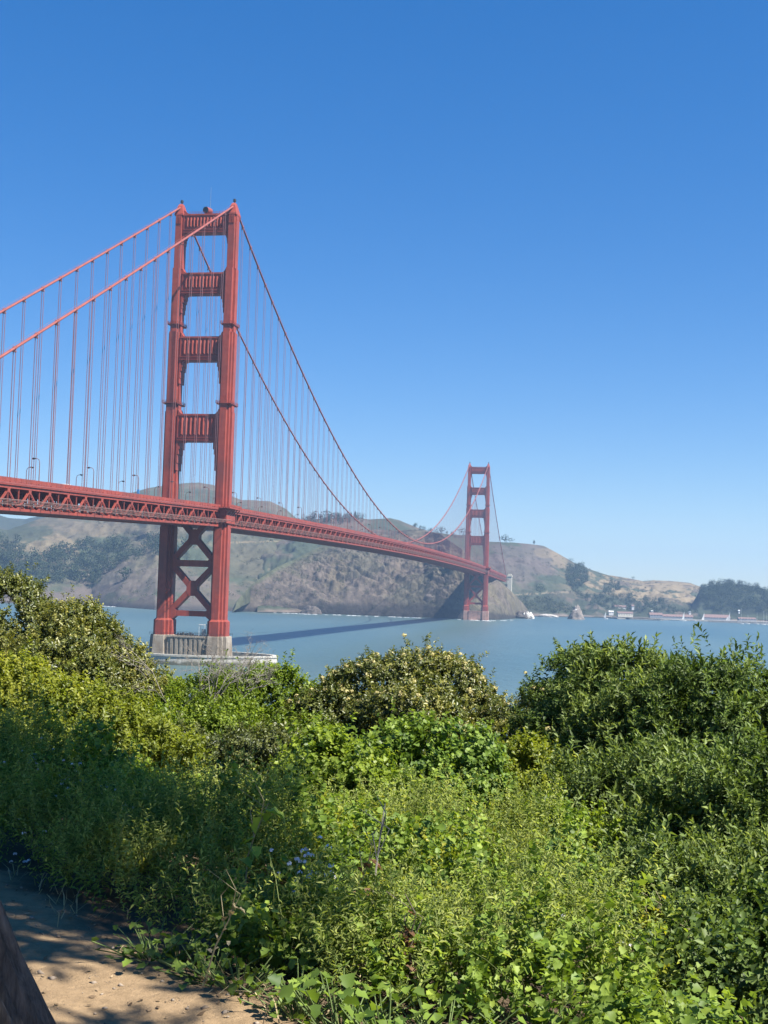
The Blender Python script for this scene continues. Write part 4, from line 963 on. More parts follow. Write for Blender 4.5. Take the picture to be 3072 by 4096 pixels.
LM = {
 'olive_dark': leaf_mat('olive_leaves', (.020,.040,.010), (.124,.186,.038), (.230,.288,.072), rough=.5, transl=.30, spec=.26),
 'olive_mid':  leaf_mat('grey_green_leaves', (.026,.050,.012), (.146,.206,.046), (.266,.316,.092), rough=.5, transl=.32, spec=.26),
 'glossy_tip': leaf_mat('glossy_leaves_yellow_tips', (0.024,0.043,0.012), (.150,.172,.036), (.320,.290,.062), rough=.40, transl=.25, spec=.45),
 'dark_bush':  leaf_mat('dark_bush_leaves', (.024,.038,.010), (.110,.130,.034), (.200,.205,.055), rough=.45, transl=.25, spec=.4),
 'bright':     leaf_mat('bright_leaves', (0.051,0.093,0.010), (0.195,0.267,0.031), (0.311,0.365,0.046), rough=.45, transl=.42, spec=.35),
 'yellowgreen': leaf_mat('yellow_green_leaves', (0.072,0.102,0.012), (0.234,0.267,0.031), (0.351,0.338,0.041), rough=.45, transl=.42, spec=.35),
 'ivy':        leaf_mat('ivy_leaves', (0.034,0.076,0.014), (0.169,0.254,0.039), (0.290,0.365,0.054), rough=.52, transl=.36, spec=.28),
 'weed':       leaf_mat('weed_leaves', (0.064,0.102,0.025), (.270,.318,.075), (.385,.410,.125), rough=.6, transl=.42, spec=.25),
 'vine':       leaf_mat('yellow_vine_leaves', (.22,.22,.02), (.34,.30,.03), None, rough=.45, transl=.45, spec=.35),
 'cypress':    leaf_mat('cypress_foliage', (.018,.034,.014), (.040,.062,.024), None, rough=.6, transl=.12, spec=.25),
 'dead':       leaf_mat('dead_leaves', (.10,.055,.030), (.24,.145,.085), None, rough=.8, transl=.25, spec=.1, tcol=(1, .8, .6)),
 'straw':      leaf_mat('dry_grass_blades', (.30,.24,.13), (.50,.41,.24), None, rough=.8, transl=.25, spec=.1, tcol=(1, .9, .6)),
}
PETAL = leaf_mat('cream_petals', (.40,.34,.13), (.60,.53,.27), None, rough=.7, transl=.25, spec=.1, tcol=(1, .95, .8))
WPETAL = leaf_mat('white_petals', (.62,.58,.62), (.80,.78,.80), None, rough=.7, transl=.25, spec=.1, tcol=(1, 1, 1))
WOOD = noisy('twig_bark', (.07,.055,.04), (.14,.11,.085), scale=30, rough=.9)
GREYWOOD = noisy('bare_grey_twigs', (.17,.15,.13), (.28,.25,.22), scale=30, rough=.9)
GSTEM = noisy('green_stem', (.07,.11,.03), (.13,.17,.05), scale=30, rough=.7)
STALK = noisy('dry_stalk', (.20,.17,.09), (.32,.27,.15), scale=30, rough=.85)

def flower_clusters(P_, rng, r=.04, n=20, size=.0115):
    M = len(P_); u = rng.normal(size=(M, n, 3)); u /= np.linalg.norm(u, axis=-1, keepdims=True); u[..., 2] = np.abs(u[..., 2])*.9
    rr = r*rng.uniform(.6, 1.35, (M, 1, 1)); c = P_[:, None]+u*rr*rng.uniform(.65, 1, (M, n, 1))
    a = np.cross(u, rng.normal(size=(M, n, 3))); a /= np.linalg.norm(a, axis=-1, keepdims=True); b = np.cross(u, a); s = size*rng.uniform(.7, 1.3, (M, n, 1))
    V = np.stack([c-a*s, c+b*s, c+a*s, c-b*s], 2).reshape(-1, 3); return V, np.arange(len(V)).reshape(-1, 4)

def disp(x, y, d):                                  # display pixel (1659 wide) at forward distance d -> local s, z
    r = ray(x*1.85172, y*1.85172); k = d/float(r@FWD); return float(r@SIDE)*k, float(r[2])*k
def shrub(name, label, cat, d, tops, kind, mat, dens=110, seed=1, flowers=0.0, fl_top=True, group=None, young=1.0, down=True, core=True, stems=True, extra=None, scale=1.0, flr=.036, kmax=7, hl=-.45):
    """tops: (x, y, radius[, distance offset]) of the rounded branch ends on its outline; lower lobes fill it to the ground"""
    rng = np.random.default_rng(seed); lobes = []
    for t in tops:
        x, y, r = t[:3]; dd = d+(t[3] if len(t) > 3 else 0); s, z = disp(x, y, dd); z -= r*.95+.03+{'olive': .11, 'glossy': .12, 'small': .10, 'ivysmall': .08, 'ivy': .1}.get(kind, .1)*scale
        lobes.append((s, dd, z, r))
        if down:
            zz = z; rr = r; k = 0
            while zz-rr*.6 > ground(s, dd) and k < kmax:
                rr = min(rr*(1.07 if d > 11 else 1.13), .95); zz -= rr*.85; k += 1
                if k > 1 and d < 11 and rng.random() < .30: continue
                lobes.append((s+rng.normal()*(.16 if d > 11 else .32), dd-.16*k+rng.normal()*.36, zz+rng.normal()*.08, rr*rng.uniform(.62, 1.05)))
    lobes += list(extra or []); ph = rng.uniform(0, 6.28, (4, 3)); dens = dens*1.75; kf = rng.normal(size=(4, 3))*np.array((4.5, 6.5, 10.0, 14.0))[:, None]
    Lb = np.array(lobes); Cn = Lb[:, :3]; Rd = Lb[:, 3]
    Ps = []; Ds = []; deep = []
    fresh = []
    for i in range(len(Lb)):
        lf_ = rng.uniform(.25, 1.25)
        for lay, (fr, dn) in enumerate(((1.0, dens), (.55, dens*.55))):
            if lay == 0:                           # leafy clumps on the lobe, shaded gaps between them
                nc = max(6, int(4*math.pi*Rd[i]**2/.040)); uc = rng.normal(size=(nc, 3)); uc /= np.linalg.norm(uc, axis=-1, keepdims=True); uc = uc[uc[:, 2] > -.55]
                rc_ = rng.uniform(.085, .185, len(uc)); cc = Cn[i]+uc*(Rd[i]*rng.uniform(.70, 1.0, len(uc)))[:, None]
                per = np.maximum(4, (dn*.62*2*math.pi*rc_**2*1.3).astype(int)); q_ = np.repeat(np.arange(len(uc)), per)
                v = rng.normal(size=(len(q_), 3))*.62+uc[q_]*.75+np.array((0, 0, .15)); v /= np.linalg.norm(v, axis=-1, keepdims=True)
                p = cc[q_]+v*(rc_[q_]*rng.uniform(.6, 1.0, len(q_)))[:, None]-uc[q_]*(rc_[q_]*.5)[:, None]; u = v*.8+uc[q_]*.35
                out_ = (rng.random(len(p)) < .055)*np.minimum(rng.exponential(.06, len(p)), .12); p = p+(u+np.array((0, 0, .6)))*out_[:, None]        # ragged shoots
            else:
                n = int(4*math.pi*Rd[i]**2*dn*fr*fr)
                u = rng.normal(size=(n, 3)); u /= np.linalg.norm(u, axis=-1, keepdims=True); u = u[(u[:, 2] > -.62)]
                p = Cn[i]+u*(Rd[i]*fr*rng.uniform(.86, 1.08, len(u)))[:, None]
            dist = np.linalg.norm(p[:, None, :]-Cn[None], axis=-1)/Rd[None]; dist[:, i] = 9
            keep = dist.min(1) > (.84 if lay == 0 else .55)
            hole = sum(np.sin(p@kf[q]+ph[q, 0]) for q in range(4))
            keep &= hole > (hl-.9)
            p = p[keep]; u2 = u[keep]; Ps.append(p); deep.append(np.full(len(p), lay)); fresh.append(np.full(len(p), lf_)) 
            Ds.append(u2+np.array((0, 0, .55))+rng.normal(size=u2.shape)*.38)
    Pl = np.concatenate(Ps); Dl = np.concatenate(Ds); deep = np.concatenate(deep); fresh = np.concatenate(fresh)
    ok = Pl[:, 2] > ground(Pl[:, 0], Pl[:, 1])+.03; Pl, Dl, deep, fresh = Pl[ok], Dl[ok], deep[ok], fresh[ok]
    base_s, base_d = float(Cn[:, 0].mean()), float(Cn[:, 1].mean()); bz = float(ground(base_s, base_d)); org = loc(base_s, base_d, bz)
    to_w = lambda p: p[:, :1]*SIDE+p[:, 1:2]*FWD+p[:, 2:3]*np.array((0, 0, 1.0))
    W_ = to_w(Pl-np.array((base_s, base_d, bz))); Dw = to_w(Dl)
    e = tag(empty(name, org), label, cat, group)
    sc = rng.uniform(.55, 1.4, len(W_))*np.where(deep > 0, 1.35, 1.0)*scale
    yk = np.where(deep > 0, 0, np.clip(rng.random(len(W_))**1.3*fresh, 0, 1))*young
    V, F, Y = place_sprigs(TEMPS[kind], W_, Dw, sc, rng, yk)
    np_mesh('foliage', V, F, mat, e, {'young': Y})
    if stems:
        m = MB()
        for i in range(0, len(Lb), 1 if len(Lb) < 14 else 2):
            a = Cn[i]-np.array((base_s, base_d, bz)); a = to_w(a[None])[0]; b = np.array((a[0]*.2, a[1]*.2, -.05)); mid = np.array((a[0]*.95, a[1]*.95, a[2]*.30))+rng.normal(size=3)*.05
            m.tube([b, mid, a], [.022, .016, .007], 6)
        m.build('stems', WOOD, e)
    if flowers:
        sel = (deep == 0) & (rng.random(len(W_)) < flowers) & ((Dl[:, 2] > 1.0) | (not fl_top))
        pos = W_[sel]+Dw[sel]/np.linalg.norm(Dw[sel], axis=-1, keepdims=True)*.09
        if len(pos):
            V, F = flower_clusters(pos, rng, flr); o = np_mesh('blossom', V, F, PETAL, e); o['kind'] = 'stuff'
    return e

# ---- the shrubs along the slope, left to right along the skyline
shrub('tall_shrub', 'tall dark shrub at the left edge, highest of all the bushes', 'shrub', 16.5, [(-60,1230,.55),(10,1222,.42),(45,1262,.40),(-20,1330,.6),(60,1345,.45),(75,1296,.34),(112,1322,.34)], 'glossy', LM['glossy_tip'], 170, 31, young=.8, hl=-.9)
shrub('yellow_tipped_shrub', 'rounded shrub with yellowish leaf tips sloping down to the right below the tallest left bush', 'shrub', 15.2, [(100,1345,.40),(150,1300,.30),(172,1280,.26),(215,1330,.34),(262,1375,.36),(300,1412,.36),(335,1452,.34),(190,1400,.5),(120,1420,.5)], 'glossy', LM['glossy_tip'], 170, 32, young=1.0, hl=-.9)
shrub('bright_shrub', 'bright green leafy bush at the left in front of the yellowish shrub', 'shrub', 12.2, [(-60,1400,.5),(30,1395,.42),(110,1435,.45),(200,1470,.45),(280,1500,.42),(340,1540,.4)], 'glossy', LM['yellowgreen'], 160, 33, young=.8, hl=-.6)
shrub('small_leaved_shrub', 'leafy green bush under the left end of the oval pier wall', 'shrub', 14.6, [(380,1478,.35),(430,1455,.36),(480,1450,.34),(350,1510,.4),(450,1530,.5)], 'small', LM['bright'], 190, 34, young=.7, hl=-.9)
shrub('small_leaved_shrub', 'green bush below the right end of the oval pier wall', 'shrub', 15.0, [(525,1446,.32),(565,1436,.34),(605,1442,.32),(640,1480,.36),(560,1530,.55),(640,1560,.5)], 'small', LM['bright'], 190, 35, young=.6, hl=-.9)
shrub('flowering_shrub', 'low bush with yellow-cream blossom left of the big flowering bush', 'shrub', 14.8, [(680,1482,.34),(715,1470,.32),(745,1480,.36),(700,1550,.5)], 'glossy', LM['glossy_tip'], 170, 36, hl=-1.0, flowers=.085, young=.9)
shrub('flowering_shrub', 'big flowering bush with cream blossom clusters in the middle of the hedge, highest there', 'shrub', 15.0, [(745,1432,.24),(790,1408,.26),(840,1404,.30),(868,1390,.26),(905,1390,.26),(940,1402,.28),(985,1405,.26),(1010,1440,.30),(1045,1478,.28),(820,1490,.5),(920,1480,.55),(990,1530,.45)], 'glossy', LM['glossy_tip'], 170, 37, hl=-1.0, flowers=.085, young=.9, flr=.042)
shrub('flowering_shrub', 'small pale blossoming bush in the dip between the big flowering bush and the upright one', 'shrub', 14.6, [(1075,1510,.22),(1105,1520,.26),(1135,1498,.24),(1090,1575,.4),(1150,1560,.35)], 'glossy', LM['glossy_tip'], 130, 38, flowers=.05, young=.9)
shrub('upright_shrub', 'slender upright dark bush with a few flower heads, rising alone against the water', 'shrub', 13.6, [(1180,1418,.16),(1198,1448,.18),(1222,1404,.17),(1238,1398,.14),(1260,1440,.16),(1208,1500,.26),(1248,1490,.24),(1215,1570,.4)], 'glossy', LM['olive_dark'], 150, 39, flowers=.03, young=.7)
shrub('olive_shrub', 'large grey-green shrub of narrow leaves, its domed top highest right of centre', 'shrub', 12.6, [(1300,1425,.26),(1330,1408,.26),(1358,1384,.20),(1388,1400,.28),(1425,1436,.28),(1455,1472,.28),(1290,1500,.45),(1370,1490,.5),(1440,1510,.45),(1330,1590,.6)], 'olive', LM['olive_mid'], 120, 40, hl=-.9)
shrub('olive_shrub', 'dark narrow-leaved shrub at the right edge, rising again to a rounded top', 'shrub', 11.6, [(1520,1410,.22),(1550,1400,.26),(1590,1412,.26),(1622,1462,.26),(1660,1500,.3),(1720,1480,.45),(1510,1490,.4),(1590,1520,.5),(1660,1570,.5),(1760,1560,.6)], 'olive', LM['olive_dark'], 120, 41, hl=-.9)
shrub('leafy_bush', 'bright leafy bush below and right of the big flowering bush', 'shrub', 11.2, [(1110,1590,.36),(1160,1610,.34),(1060,1640,.36),(1200,1665,.4),(1120,1690,.45)], 'small', LM['yellowgreen'], 150, 42, young=.7)
shrub('ivy_mound', 'ivy covered mound right under the big flowering bush', 'ivy', 10.8, [(880,1560,.42),(940,1530,.36),(985,1565,.38),(840,1610,.42),(920,1620,.5),(1000,1640,.45)], 'ivysmall', LM['ivy'], 185, 43, young=.8)
shrub('ivy_mound', 'bright ivy mound left of centre, lit yellow-green at its top', 'ivy', 10.3, [(700,1590,.34),(740,1610,.36),(790,1650,.40),(690,1660,.38),(745,1690,.42),(850,1700,.42)], 'ivysmall', LM['bright'], 185, 44, young=.8)
shrub('small_leaved_shrub', 'olive-brown bush between the bright ivy and the green bush under the pier wall', 'shrub', 13.2, [(560,1560,.4),(610,1575,.4),(655,1590,.36),(500,1570,.4),(430,1565,.4)], 'small', LM['dark_bush'], 170, 45, young=.6)
shrub('olive_shrub', 'dark spreading shrub in the right middle with a shadowed hollow under it', 'shrub', 10.6, [(1300,1618,.52),(1425,1600,.58),(1510,1660,.5),(1240,1700,.40)], 'olive', LM['olive_mid'], 110, 46, kmax=2, hl=-.6)
shrub('leafy_bush', 'yellowish-green bush low in the right middle beside the dark spreading shrub', 'shrub', 9.6, [(1180,1720,.34),(1230,1745,.34),(1270,1780,.34),(1190,1800,.36)], 'small', LM['bright'], 150, 47, young=.7)
shrub('olive_shrub', 'large dark shrub at the right edge halfway down, with long pale-backed leaves', 'shrub', 9.4, [(1560,1640,.52),(1680,1600,.6),(1625,1770,.5),(1500,1745,.40),(1730,1760,.5)], 'olive', LM['olive_dark'], 110, 48, kmax=2, hl=-.6)
shrub('olive_shrub', 'dark leafy shrub filling the bottom right corner', 'shrub', 7.0, [(1535,1955,.36),(1650,1915,.44),(1745,1990,.44)], 'small', LM['olive_dark'], 170, 49, scale=1.15, kmax=1, hl=-.6)
shrub('low_shrub', 'low dark shrub beside the bottom right corner, at the edge of the sunlit ivy', 'shrub', 6.0, [(1385,2070,.24),(1430,2085,.26),(1470,2110,.28),(1410,2150,.26)], 'small', LM['olive_mid'], 190, 50, scale=.9)
shrub('olive_shrub', 'grey-green narrow-leaved shrub leaning over the dark hollow at the lower right', 'shrub', 8.3, [(1425,1800,.40),(1545,1815,.48),(1665,1800,.5)], 'olive', LM['olive_mid'], 110, 51, kmax=1, hl=-.6)
shrub('leafy_bush', 'small bright-leaved bush at the foot of the ivy, right of the sunlit slope', 'shrub', 8.9, [(1130,1790,.24),(1180,1830,.26),(1215,1865,.24)], 'small', LM['yellowgreen'], 170, 52, young=.7)
shrub('olive_shrub', 'nearest dark shrub, cut off by the very corner at the bottom right', 'shrub', 5.6, [(1490,2075,.20),(1545,2040,.24),(1605,2015,.26),(1670,1995,.28),(1450,2130,.18),(1740,2000,.3),(1560,2120,.24),(1640,2110,.26)], 'small', LM['olive_dark'], 190, 53, scale=1.1)
# ---- ground cover: what nobody could count, thick on the slope between the path and the shrubs
rc = np.random.default_rng(77)
def scatter(n, s0, s1, d0, d1, fn):
    s = rc.uniform(s0, s1, n); d = np.sqrt(rc.uniform(d0*d0, d1*d1, n)); ok = fn(s, d); return s[ok], d[ok]
def to_world(s, d, z): return EYE+s[:, None]*SIDE+d[:, None]*FWD+z[:, None]*np.array((0, 0, 1.0))
def mound(s, d): return .06+(.75*fbm(s*.8+30, d*.8+30, 61, 4)+.35*np.clip((-1.2-s)/1.5, 0, 1)*np.clip((10.8-d)/1.5, 0, 1))*np.clip(edge_n(s, d)/1.2, 0, 1)
tuft = lambda s, d: vnoise(s*2.6+71, d*2.6+71, 91)*.6+vnoise(s*5.5+71, d*5.5+71, 92)*.4
def cover(name, kind, mat, n, s0, s1, d0, d1, fn, lean=.68, hs=(.0, 1.0), scale=(.7, 1.3)):
    s, d = scatter(n, s0, s1, d0, d1, lambda s, d: fn(s, d) & (tuft(s, d) > .38+.10*rc.random(len(s)))); z = ground(s, d)+mound(s, d)*(.55+.9*(tuft(s, d)-.3)/.5)*rc.uniform(hs[0], hs[1], len(s))
    dirs = np.c_[rc.normal(size=(len(s), 2))*lean, np.ones(len(s))]; dirs = dirs/np.linalg.norm(dirs, axis=-1, keepdims=True)
    V, F, Y = place_sprigs(TEMPS[kind], to_world(s, d, z), dirs, rc.uniform(*scale, len(s)), rc, rc.random(len(s)))
    o = np_mesh(name, V, F, mat, None, {'young': Y}); o['kind'] = 'stuff'; return o
def inside(s, d):                                  # the open weedy ground: path side to the foot of the shrubs
    far = np.interp(s, [-4.5, -2.6, -1.6, -.6, .6, 1.2], [11.6, 11.2, 10.6, 9.2, 9.0, 8.6]); return (d < far+.5*(vnoise(s*2+40, d*0+3, 6)-.5)) & (s < 1.18+.25*(vnoise(d*1.7+9, s*0+4, 8)-.5))
zone = lambda s, d: fbm(s*.55+50, d*.55+50, 62, 4)
cover('weeds', 'weed', LM['weed'], 64000, -6.5, 5.5, 5.2, 14.5, lambda s, d: (edge_n(s, d) > .22) & (zone(s, d) > .40) & (np.abs(s) < .36*d+.8) & inside(s, d), hs=(.15, 1.0), scale=(.55, 1.15))
cover('feathery_weeds', 'fern', LM['weed'], 70000, -6.5, 5.5, 5.5, 14.5, lambda s, d: (edge_n(s, d) > .30) & (zone(s, d) > .42) & (np.abs(s) < .36*d+.8) & inside(s, d), hs=(.3, 1.1), scale=(.6, 1.2))
cover('ivy_carpet', 'ivysmall', LM['ivy'], 60000, -5, 5, 4.4, 12, lambda s, d: (edge_n(s, d) > .34) & ((zone(s, d) < .44) | (d < 6.0)) & (np.abs(s) < .36*d+.8) & inside(s, d), hs=(.2, 1.05), scale=(.75, 1.35))
cover('bright_creeper', 'small', LM['yellowgreen'], 9000, -4, 5, 4.6, 11, lambda s, d: (edge_n(s, d) > .5) & (fbm(s*.9+80, d*.9+80, 63, 4) > .55) & (np.abs(s) < .36*d+.8) & inside(s, d), hs=(.5, 1.15), scale=(.6, 1.1))
cover('undergrowth', 'small', LM['olive_dark'], 15000, 1.0, 11, 4.6, 15, lambda s, d: (edge_n(s, d) > .5) & (s > 1.05+.2*(vnoise(d*2, s*2, 15)-.5)), hs=(.1, .75), scale=(.8, 1.5))
cover('undergrowth', 'small', LM['bright'], 5000, -14, -3.5, 9, 19, lambda s, d: (edge_n(s, d) > .5) & (s < -.36*d-.3), hs=(.1, .9), scale=(1.2, 2.4))
# dry grass tufts and straw along the path edge
def blades(n, fn, s0, s1, d0, d1, h=(.08, .22), w=.004):
    s, d = scatter(n, s0, s1, d0, d1, fn); z = ground(s, d); P0 = to_world(s, d, z); M = len(s)
    dr = rc.normal(size=(M, 3)); dr[:, 2] = np.abs(dr[:, 2])+.5; dr /= np.linalg.norm(dr, axis=-1, keepdims=True); H = rc.uniform(*h, M)[:, None]
    sd = np.cross(dr, np.array((0, 0, 1.0))); sd /= np.linalg.norm(sd, axis=-1, keepdims=True)+1e-9; sd = sd*w
    mid = P0+dr*H*.55; tip = P0+dr*H+np.c_[rc.normal(size=(M, 2))*.04, -rc.uniform(0, .05, M)]
    V = np.stack([P0-sd, P0+sd, mid-sd*.8, mid+sd*.8, tip], 1).reshape(-1, 3); b = (np.arange(M)*5)[:, None, None]
    return V, (np.array([(0,1,3),(0,3,2),(2,3,4)])[None]+b).reshape(-1, 3)
V, F = blades(1700, lambda s, d: (np.abs(edge_n(s, d)-.12) < .28) & (vnoise(s*3+20, d*3+20, 7) > .48), -3.2, .6, 4.3, 8.6, (.06, .18), .003)
np_mesh('dry_grass', V, F, LM['straw'])['kind'] = 'stuff'
V, F = blades(2600, lambda s, d: (edge_n(s, d) > .3) & (np.abs(s) < .36*d+.8) & inside(s, d), -5, 4, 4.8, 12, (.25, .6), .0022)
V[:, 2] += .12
np_mesh('grass_stalks', V, F, leaf_mat('green_stalks', (.10,.14,.04), (.22,.24,.09), None, rough=.7, transl=.3, spec=.2))['kind'] = 'stuff'
# fallen leaves, chips and pebbles on the dirt
s, d = scatter(900, -3, .4, 4.2, 8, lambda s, d: edge_n(s, d) < .15); M = len(s); P0 = to_world(s, d, ground(s, d)+.006)
sz = rc.uniform(.006, .022, (M, 1)); a = rc.uniform(0, 6.28, M); A = np.c_[np.cos(a), np.sin(a), rc.normal(size=M)*.25]*sz; B = np.c_[-np.sin(a), np.cos(a), rc.normal(size=M)*.25]*sz*.5
V = np.stack([P0-A, P0+B, P0+A+np.array((0, 0, .004)), P0-B], 1).reshape(-1, 3)
np_mesh('leaf_litter', V, np.arange(len(V)).reshape(-1, 4), leaf_mat('litter', (.07,.045,.028), (.32,.23,.14), None, rough=.9, transl=.1, spec=.1))['kind'] = 'stuff'
s, d = scatter(620, -3, .4, 4.2, 8, lambda s, d: edge_n(s, d) < .2); M = len(s)
u_ = rc.normal(size=(M, 6, 3)); octv = np.array([(1,0,0),(-1,0,0),(0,1,0),(0,-1,0),(0,0,1),(0,0,-1)], float); octf = np.array([(0,2,4),(2,1,4),(1,3,4),(3,0,4),(2,0,5),(1,2,5),(3,1,5),(0,3,5)])
V = (to_world(s, d, ground(s, d)+.003)[:, None]+(octv+u_*.25)*(.004+.016*rc.random((M, 1, 1))**2.5)*np.array((1, 1, .6))).reshape(-1, 3); F = (octf[None]+(np.arange(M)*6)[:, None, None]).reshape(-1, 3)
np_mesh('pebbles', V, F, leaf_mat('pebble_stone', (.14,.105,.075), (.32,.26,.20), None, rough=.9, transl=0.0, spec=.2))['kind'] = 'stuff'

# ---- single plants
def big_leaf_plant(x, y, d, n, size, label, seed, mat=None, hgt=.28):
    s, z = disp(x, y, d); rg = np.random.default_rng(seed); g0 = float(ground(s, d)); e = tag(empty('broad_leaved_plant', loc(s, d, g0)), label, 'plant', 'broad-leaved plants at the edge of the path')
    size *= .78; lv, lf = leaf_lobed(size, size*1.02, .14); Vs = []; Fs = []; m = MB(); top = max(z-g0, .12)
    for i in range(n):
        a = rg.uniform(0, 6.28); r = rg.uniform(.03, .30); h = top*rg.uniform(.18, 1.0); p = np.array((r*math.cos(a), r*math.sin(a), h))
        Rm = rotm((0, 0, 1), rg.uniform(0, 6.28))@rotm((1, 0, 0), rg.normal()*.45-.25)@rotm((0, 1, 0), rg.normal()*.35)
        Vs.append((lv*rg.uniform(.55, 1.2))@Rm.T+p); Fs.append(lf+i*len(lv)); m.tube([(p[0]*.2, p[1]*.2, -.02), (p[0]*.7, p[1]*.7, h*.6), p], [.004, .003, .0025], 4)
    np_mesh('leaves', np.concatenate(Vs), np.concatenate(Fs), mat or LM['ivy'], e, {'young': np.repeat(rg.random(n)*.3, len(lv))}); m.build('stalks', GSTEM, e)
BL = [(330,2040,5.9,30,0.062,'broad-leaved plant at the path edge nearest the dark trunk side, leftmost of the row'), (385,2030,5.9,41,0.074,'broad-leaved plant second from the left in the row along the path, with a tall leaf'), (455,2050,5.7,41,0.068,'broad-leaved plant in the row along the path, just left of the leaning dry stalk foot'),
      (520,2080,5.5,38,0.062,'low broad-leaved plant where the path edge turns down'), (600,2010,5.9,41,0.074,'broad-leaved plant standing under the shade below the white wild flowers'), (700,1985,6.0,49,0.081,'pale broad-leaved plant with big upright leaves left of the dead stalk'), (650,2100,5.2,49,0.068,'broad-leaved plant low by the path, left of the ribbed leaves'),
      (745,2120,5.0,45,0.081,'plant with large ribbed leaves at the bottom centre'), (840,2150,4.9,49,0.068,'broad-leaved plant at the bottom, right of the ribbed leaves'), (960,2160,4.9,45,0.062,'broad-leaved plant at the bottom edge right of centre'), (1180,2180,5.0,41,0.068,'dark broad-leaved plant at the bottom edge below the sunlit ivy'), (545,1860,6.5,30,0.074,'dark broad leaves standing up against the sunlit grass left of centre'), (800,1790+90,6.6,15,0.062,'brown-tinged leaves hanging beside the dead stalk in the centre')]
for i, a in enumerate(BL): big_leaf_plant(*a, 200+i)
def stalk(name, pts, rad, label, cat, leaves=None, mat=STALK, leafmat=None, flowers=0, seed=1):
    """pts: (x, y, d) display points from foot to tip"""
    P_ = []
    for x, y, d in pts: s, z = disp(x, y, d); P_.append(loc(s, d, z))
    s0, _ = disp(*pts[0]); g = gp(s0, pts[0][2]); P_[0] = g if P_[0][2] < g[2] or True else P_[0]
    org = P_[0]; P_ = [p-org for p in P_]; e = tag(empty(name, org), label, cat); m = MB(); m.tube(P_, list(np.linspace(rad, rad*.35, len(P_))), 5)
    rg = np.random.default_rng(seed)
    Pa = np.array(P_)
    for k in range(3):
        t = rg.uniform(.35, .85)*(len(P_)-1); i = int(t); p = Pa[i]+(Pa[min(i+1, len(P_)-1)]-Pa[i])*(t-i); m.tube([p, p+np.array((rg.normal()*.06, rg.normal()*.06, .12)), p+np.array((rg.normal()*.09, rg.normal()*.09, .2))], [rad*.5, rad*.4, rad*.2], 4)
    m.build('stem', mat, e)
    if leaves:
        n, size = leaves; lv, lf = leaf_lobed(size, size*.9, .2); Vs = []; Fs = []
        for i in range(n):
            t = rg.uniform(.3, 1)*(len(P_)-1); k = min(int(t), len(P_)-2); p = Pa[k]+(Pa[k+1]-Pa[k])*(t-k)+rg.normal(size=3)*.03
            Rm = rotm((0, 0, 1), rg.uniform(0, 6.28))@rotm((1, 0, 0), rg.uniform(-1.2, -.1)); Vs.append((lv*rg.uniform(.6, 1.2))@Rm.T+p); Fs.append(lf+i*len(lv))
        np_mesh('leaves', np.concatenate(Vs), np.concatenate(Fs), leafmat or LM['ivy'], e, {'young': np.repeat(rg.random(n), len(lv))})
    if flowers:
        Q = Pa[-1]+rg.normal(size=(flowers, 3))*.07; V, F = flower_clusters(Q, rg, .014, 7, .0075); np_mesh('blossom', V, F, WPETAL, e)
    return e
stalk('dry_stalk', [(795,2010,6.2),(803,1960,6.25),(812,1880,6.3),(822,1800,6.35),(832,1735,6.4)], .007, 'long thin dry stalk leaning slightly right in the centre of the green slope', 'dry stalk', mat=GREYWOOD)
stalk('leafy_stalk', [(760,1960,6.3),(775,1920,6.3),(790,1880,6.3),(800,1850,6.3)], .005, 'short leaning stalk with drooping dark leaves beside the long dry stalk', 'plant', (9, .06), leafmat=LM['dead'])
stalk('leafy_stalk', [(525,1900,6.4),(535,1850,6.4),(555,1790,6.4),(580,1735,6.4)], .005, 'dark leaning shoot with single heart-shaped leaves against the sunlit grass, left of centre', 'plant', (8, .085))
stalk('dry_stalk', [(440,2085,5.5),(465,2045,5.5),(495,1985,5.5),(510,1950,5.5)], .005, 'pale dry stalk with withered flower heads by the row of broad leaves', 'dry stalk', (12, .03), leafmat=LM['straw'])
stalk('dead_plant', [(885,2130,5.4),(888,2080,5.4),(884,2040,5.4),(880,2005,5.4)], .008, 'clump of dead brown hanging leaves in the lower centre', 'dead plant', (44, .036), leafmat=LM['dead'], mat=WOOD)
stalk('yellow_vine', [(1345,2080,7.0),(1390,2060,6.9),(1405,2020,6.9),(1412,1985,6.9),(1425,1958,6.9)], .005, 'bright yellow-green vine shoot standing in front of the dark hollow', 'vine', (46, .045), leafmat=LM['vine'])
stalk('young_shoot', [(1475,2150,6.4),(1478,2080,6.4),(1470,2035,6.4)], .004, 'thin pale green sapling shoot in front of the dark bottom right shrub', 'plant', (26, .035), leafmat=LM['bright'])
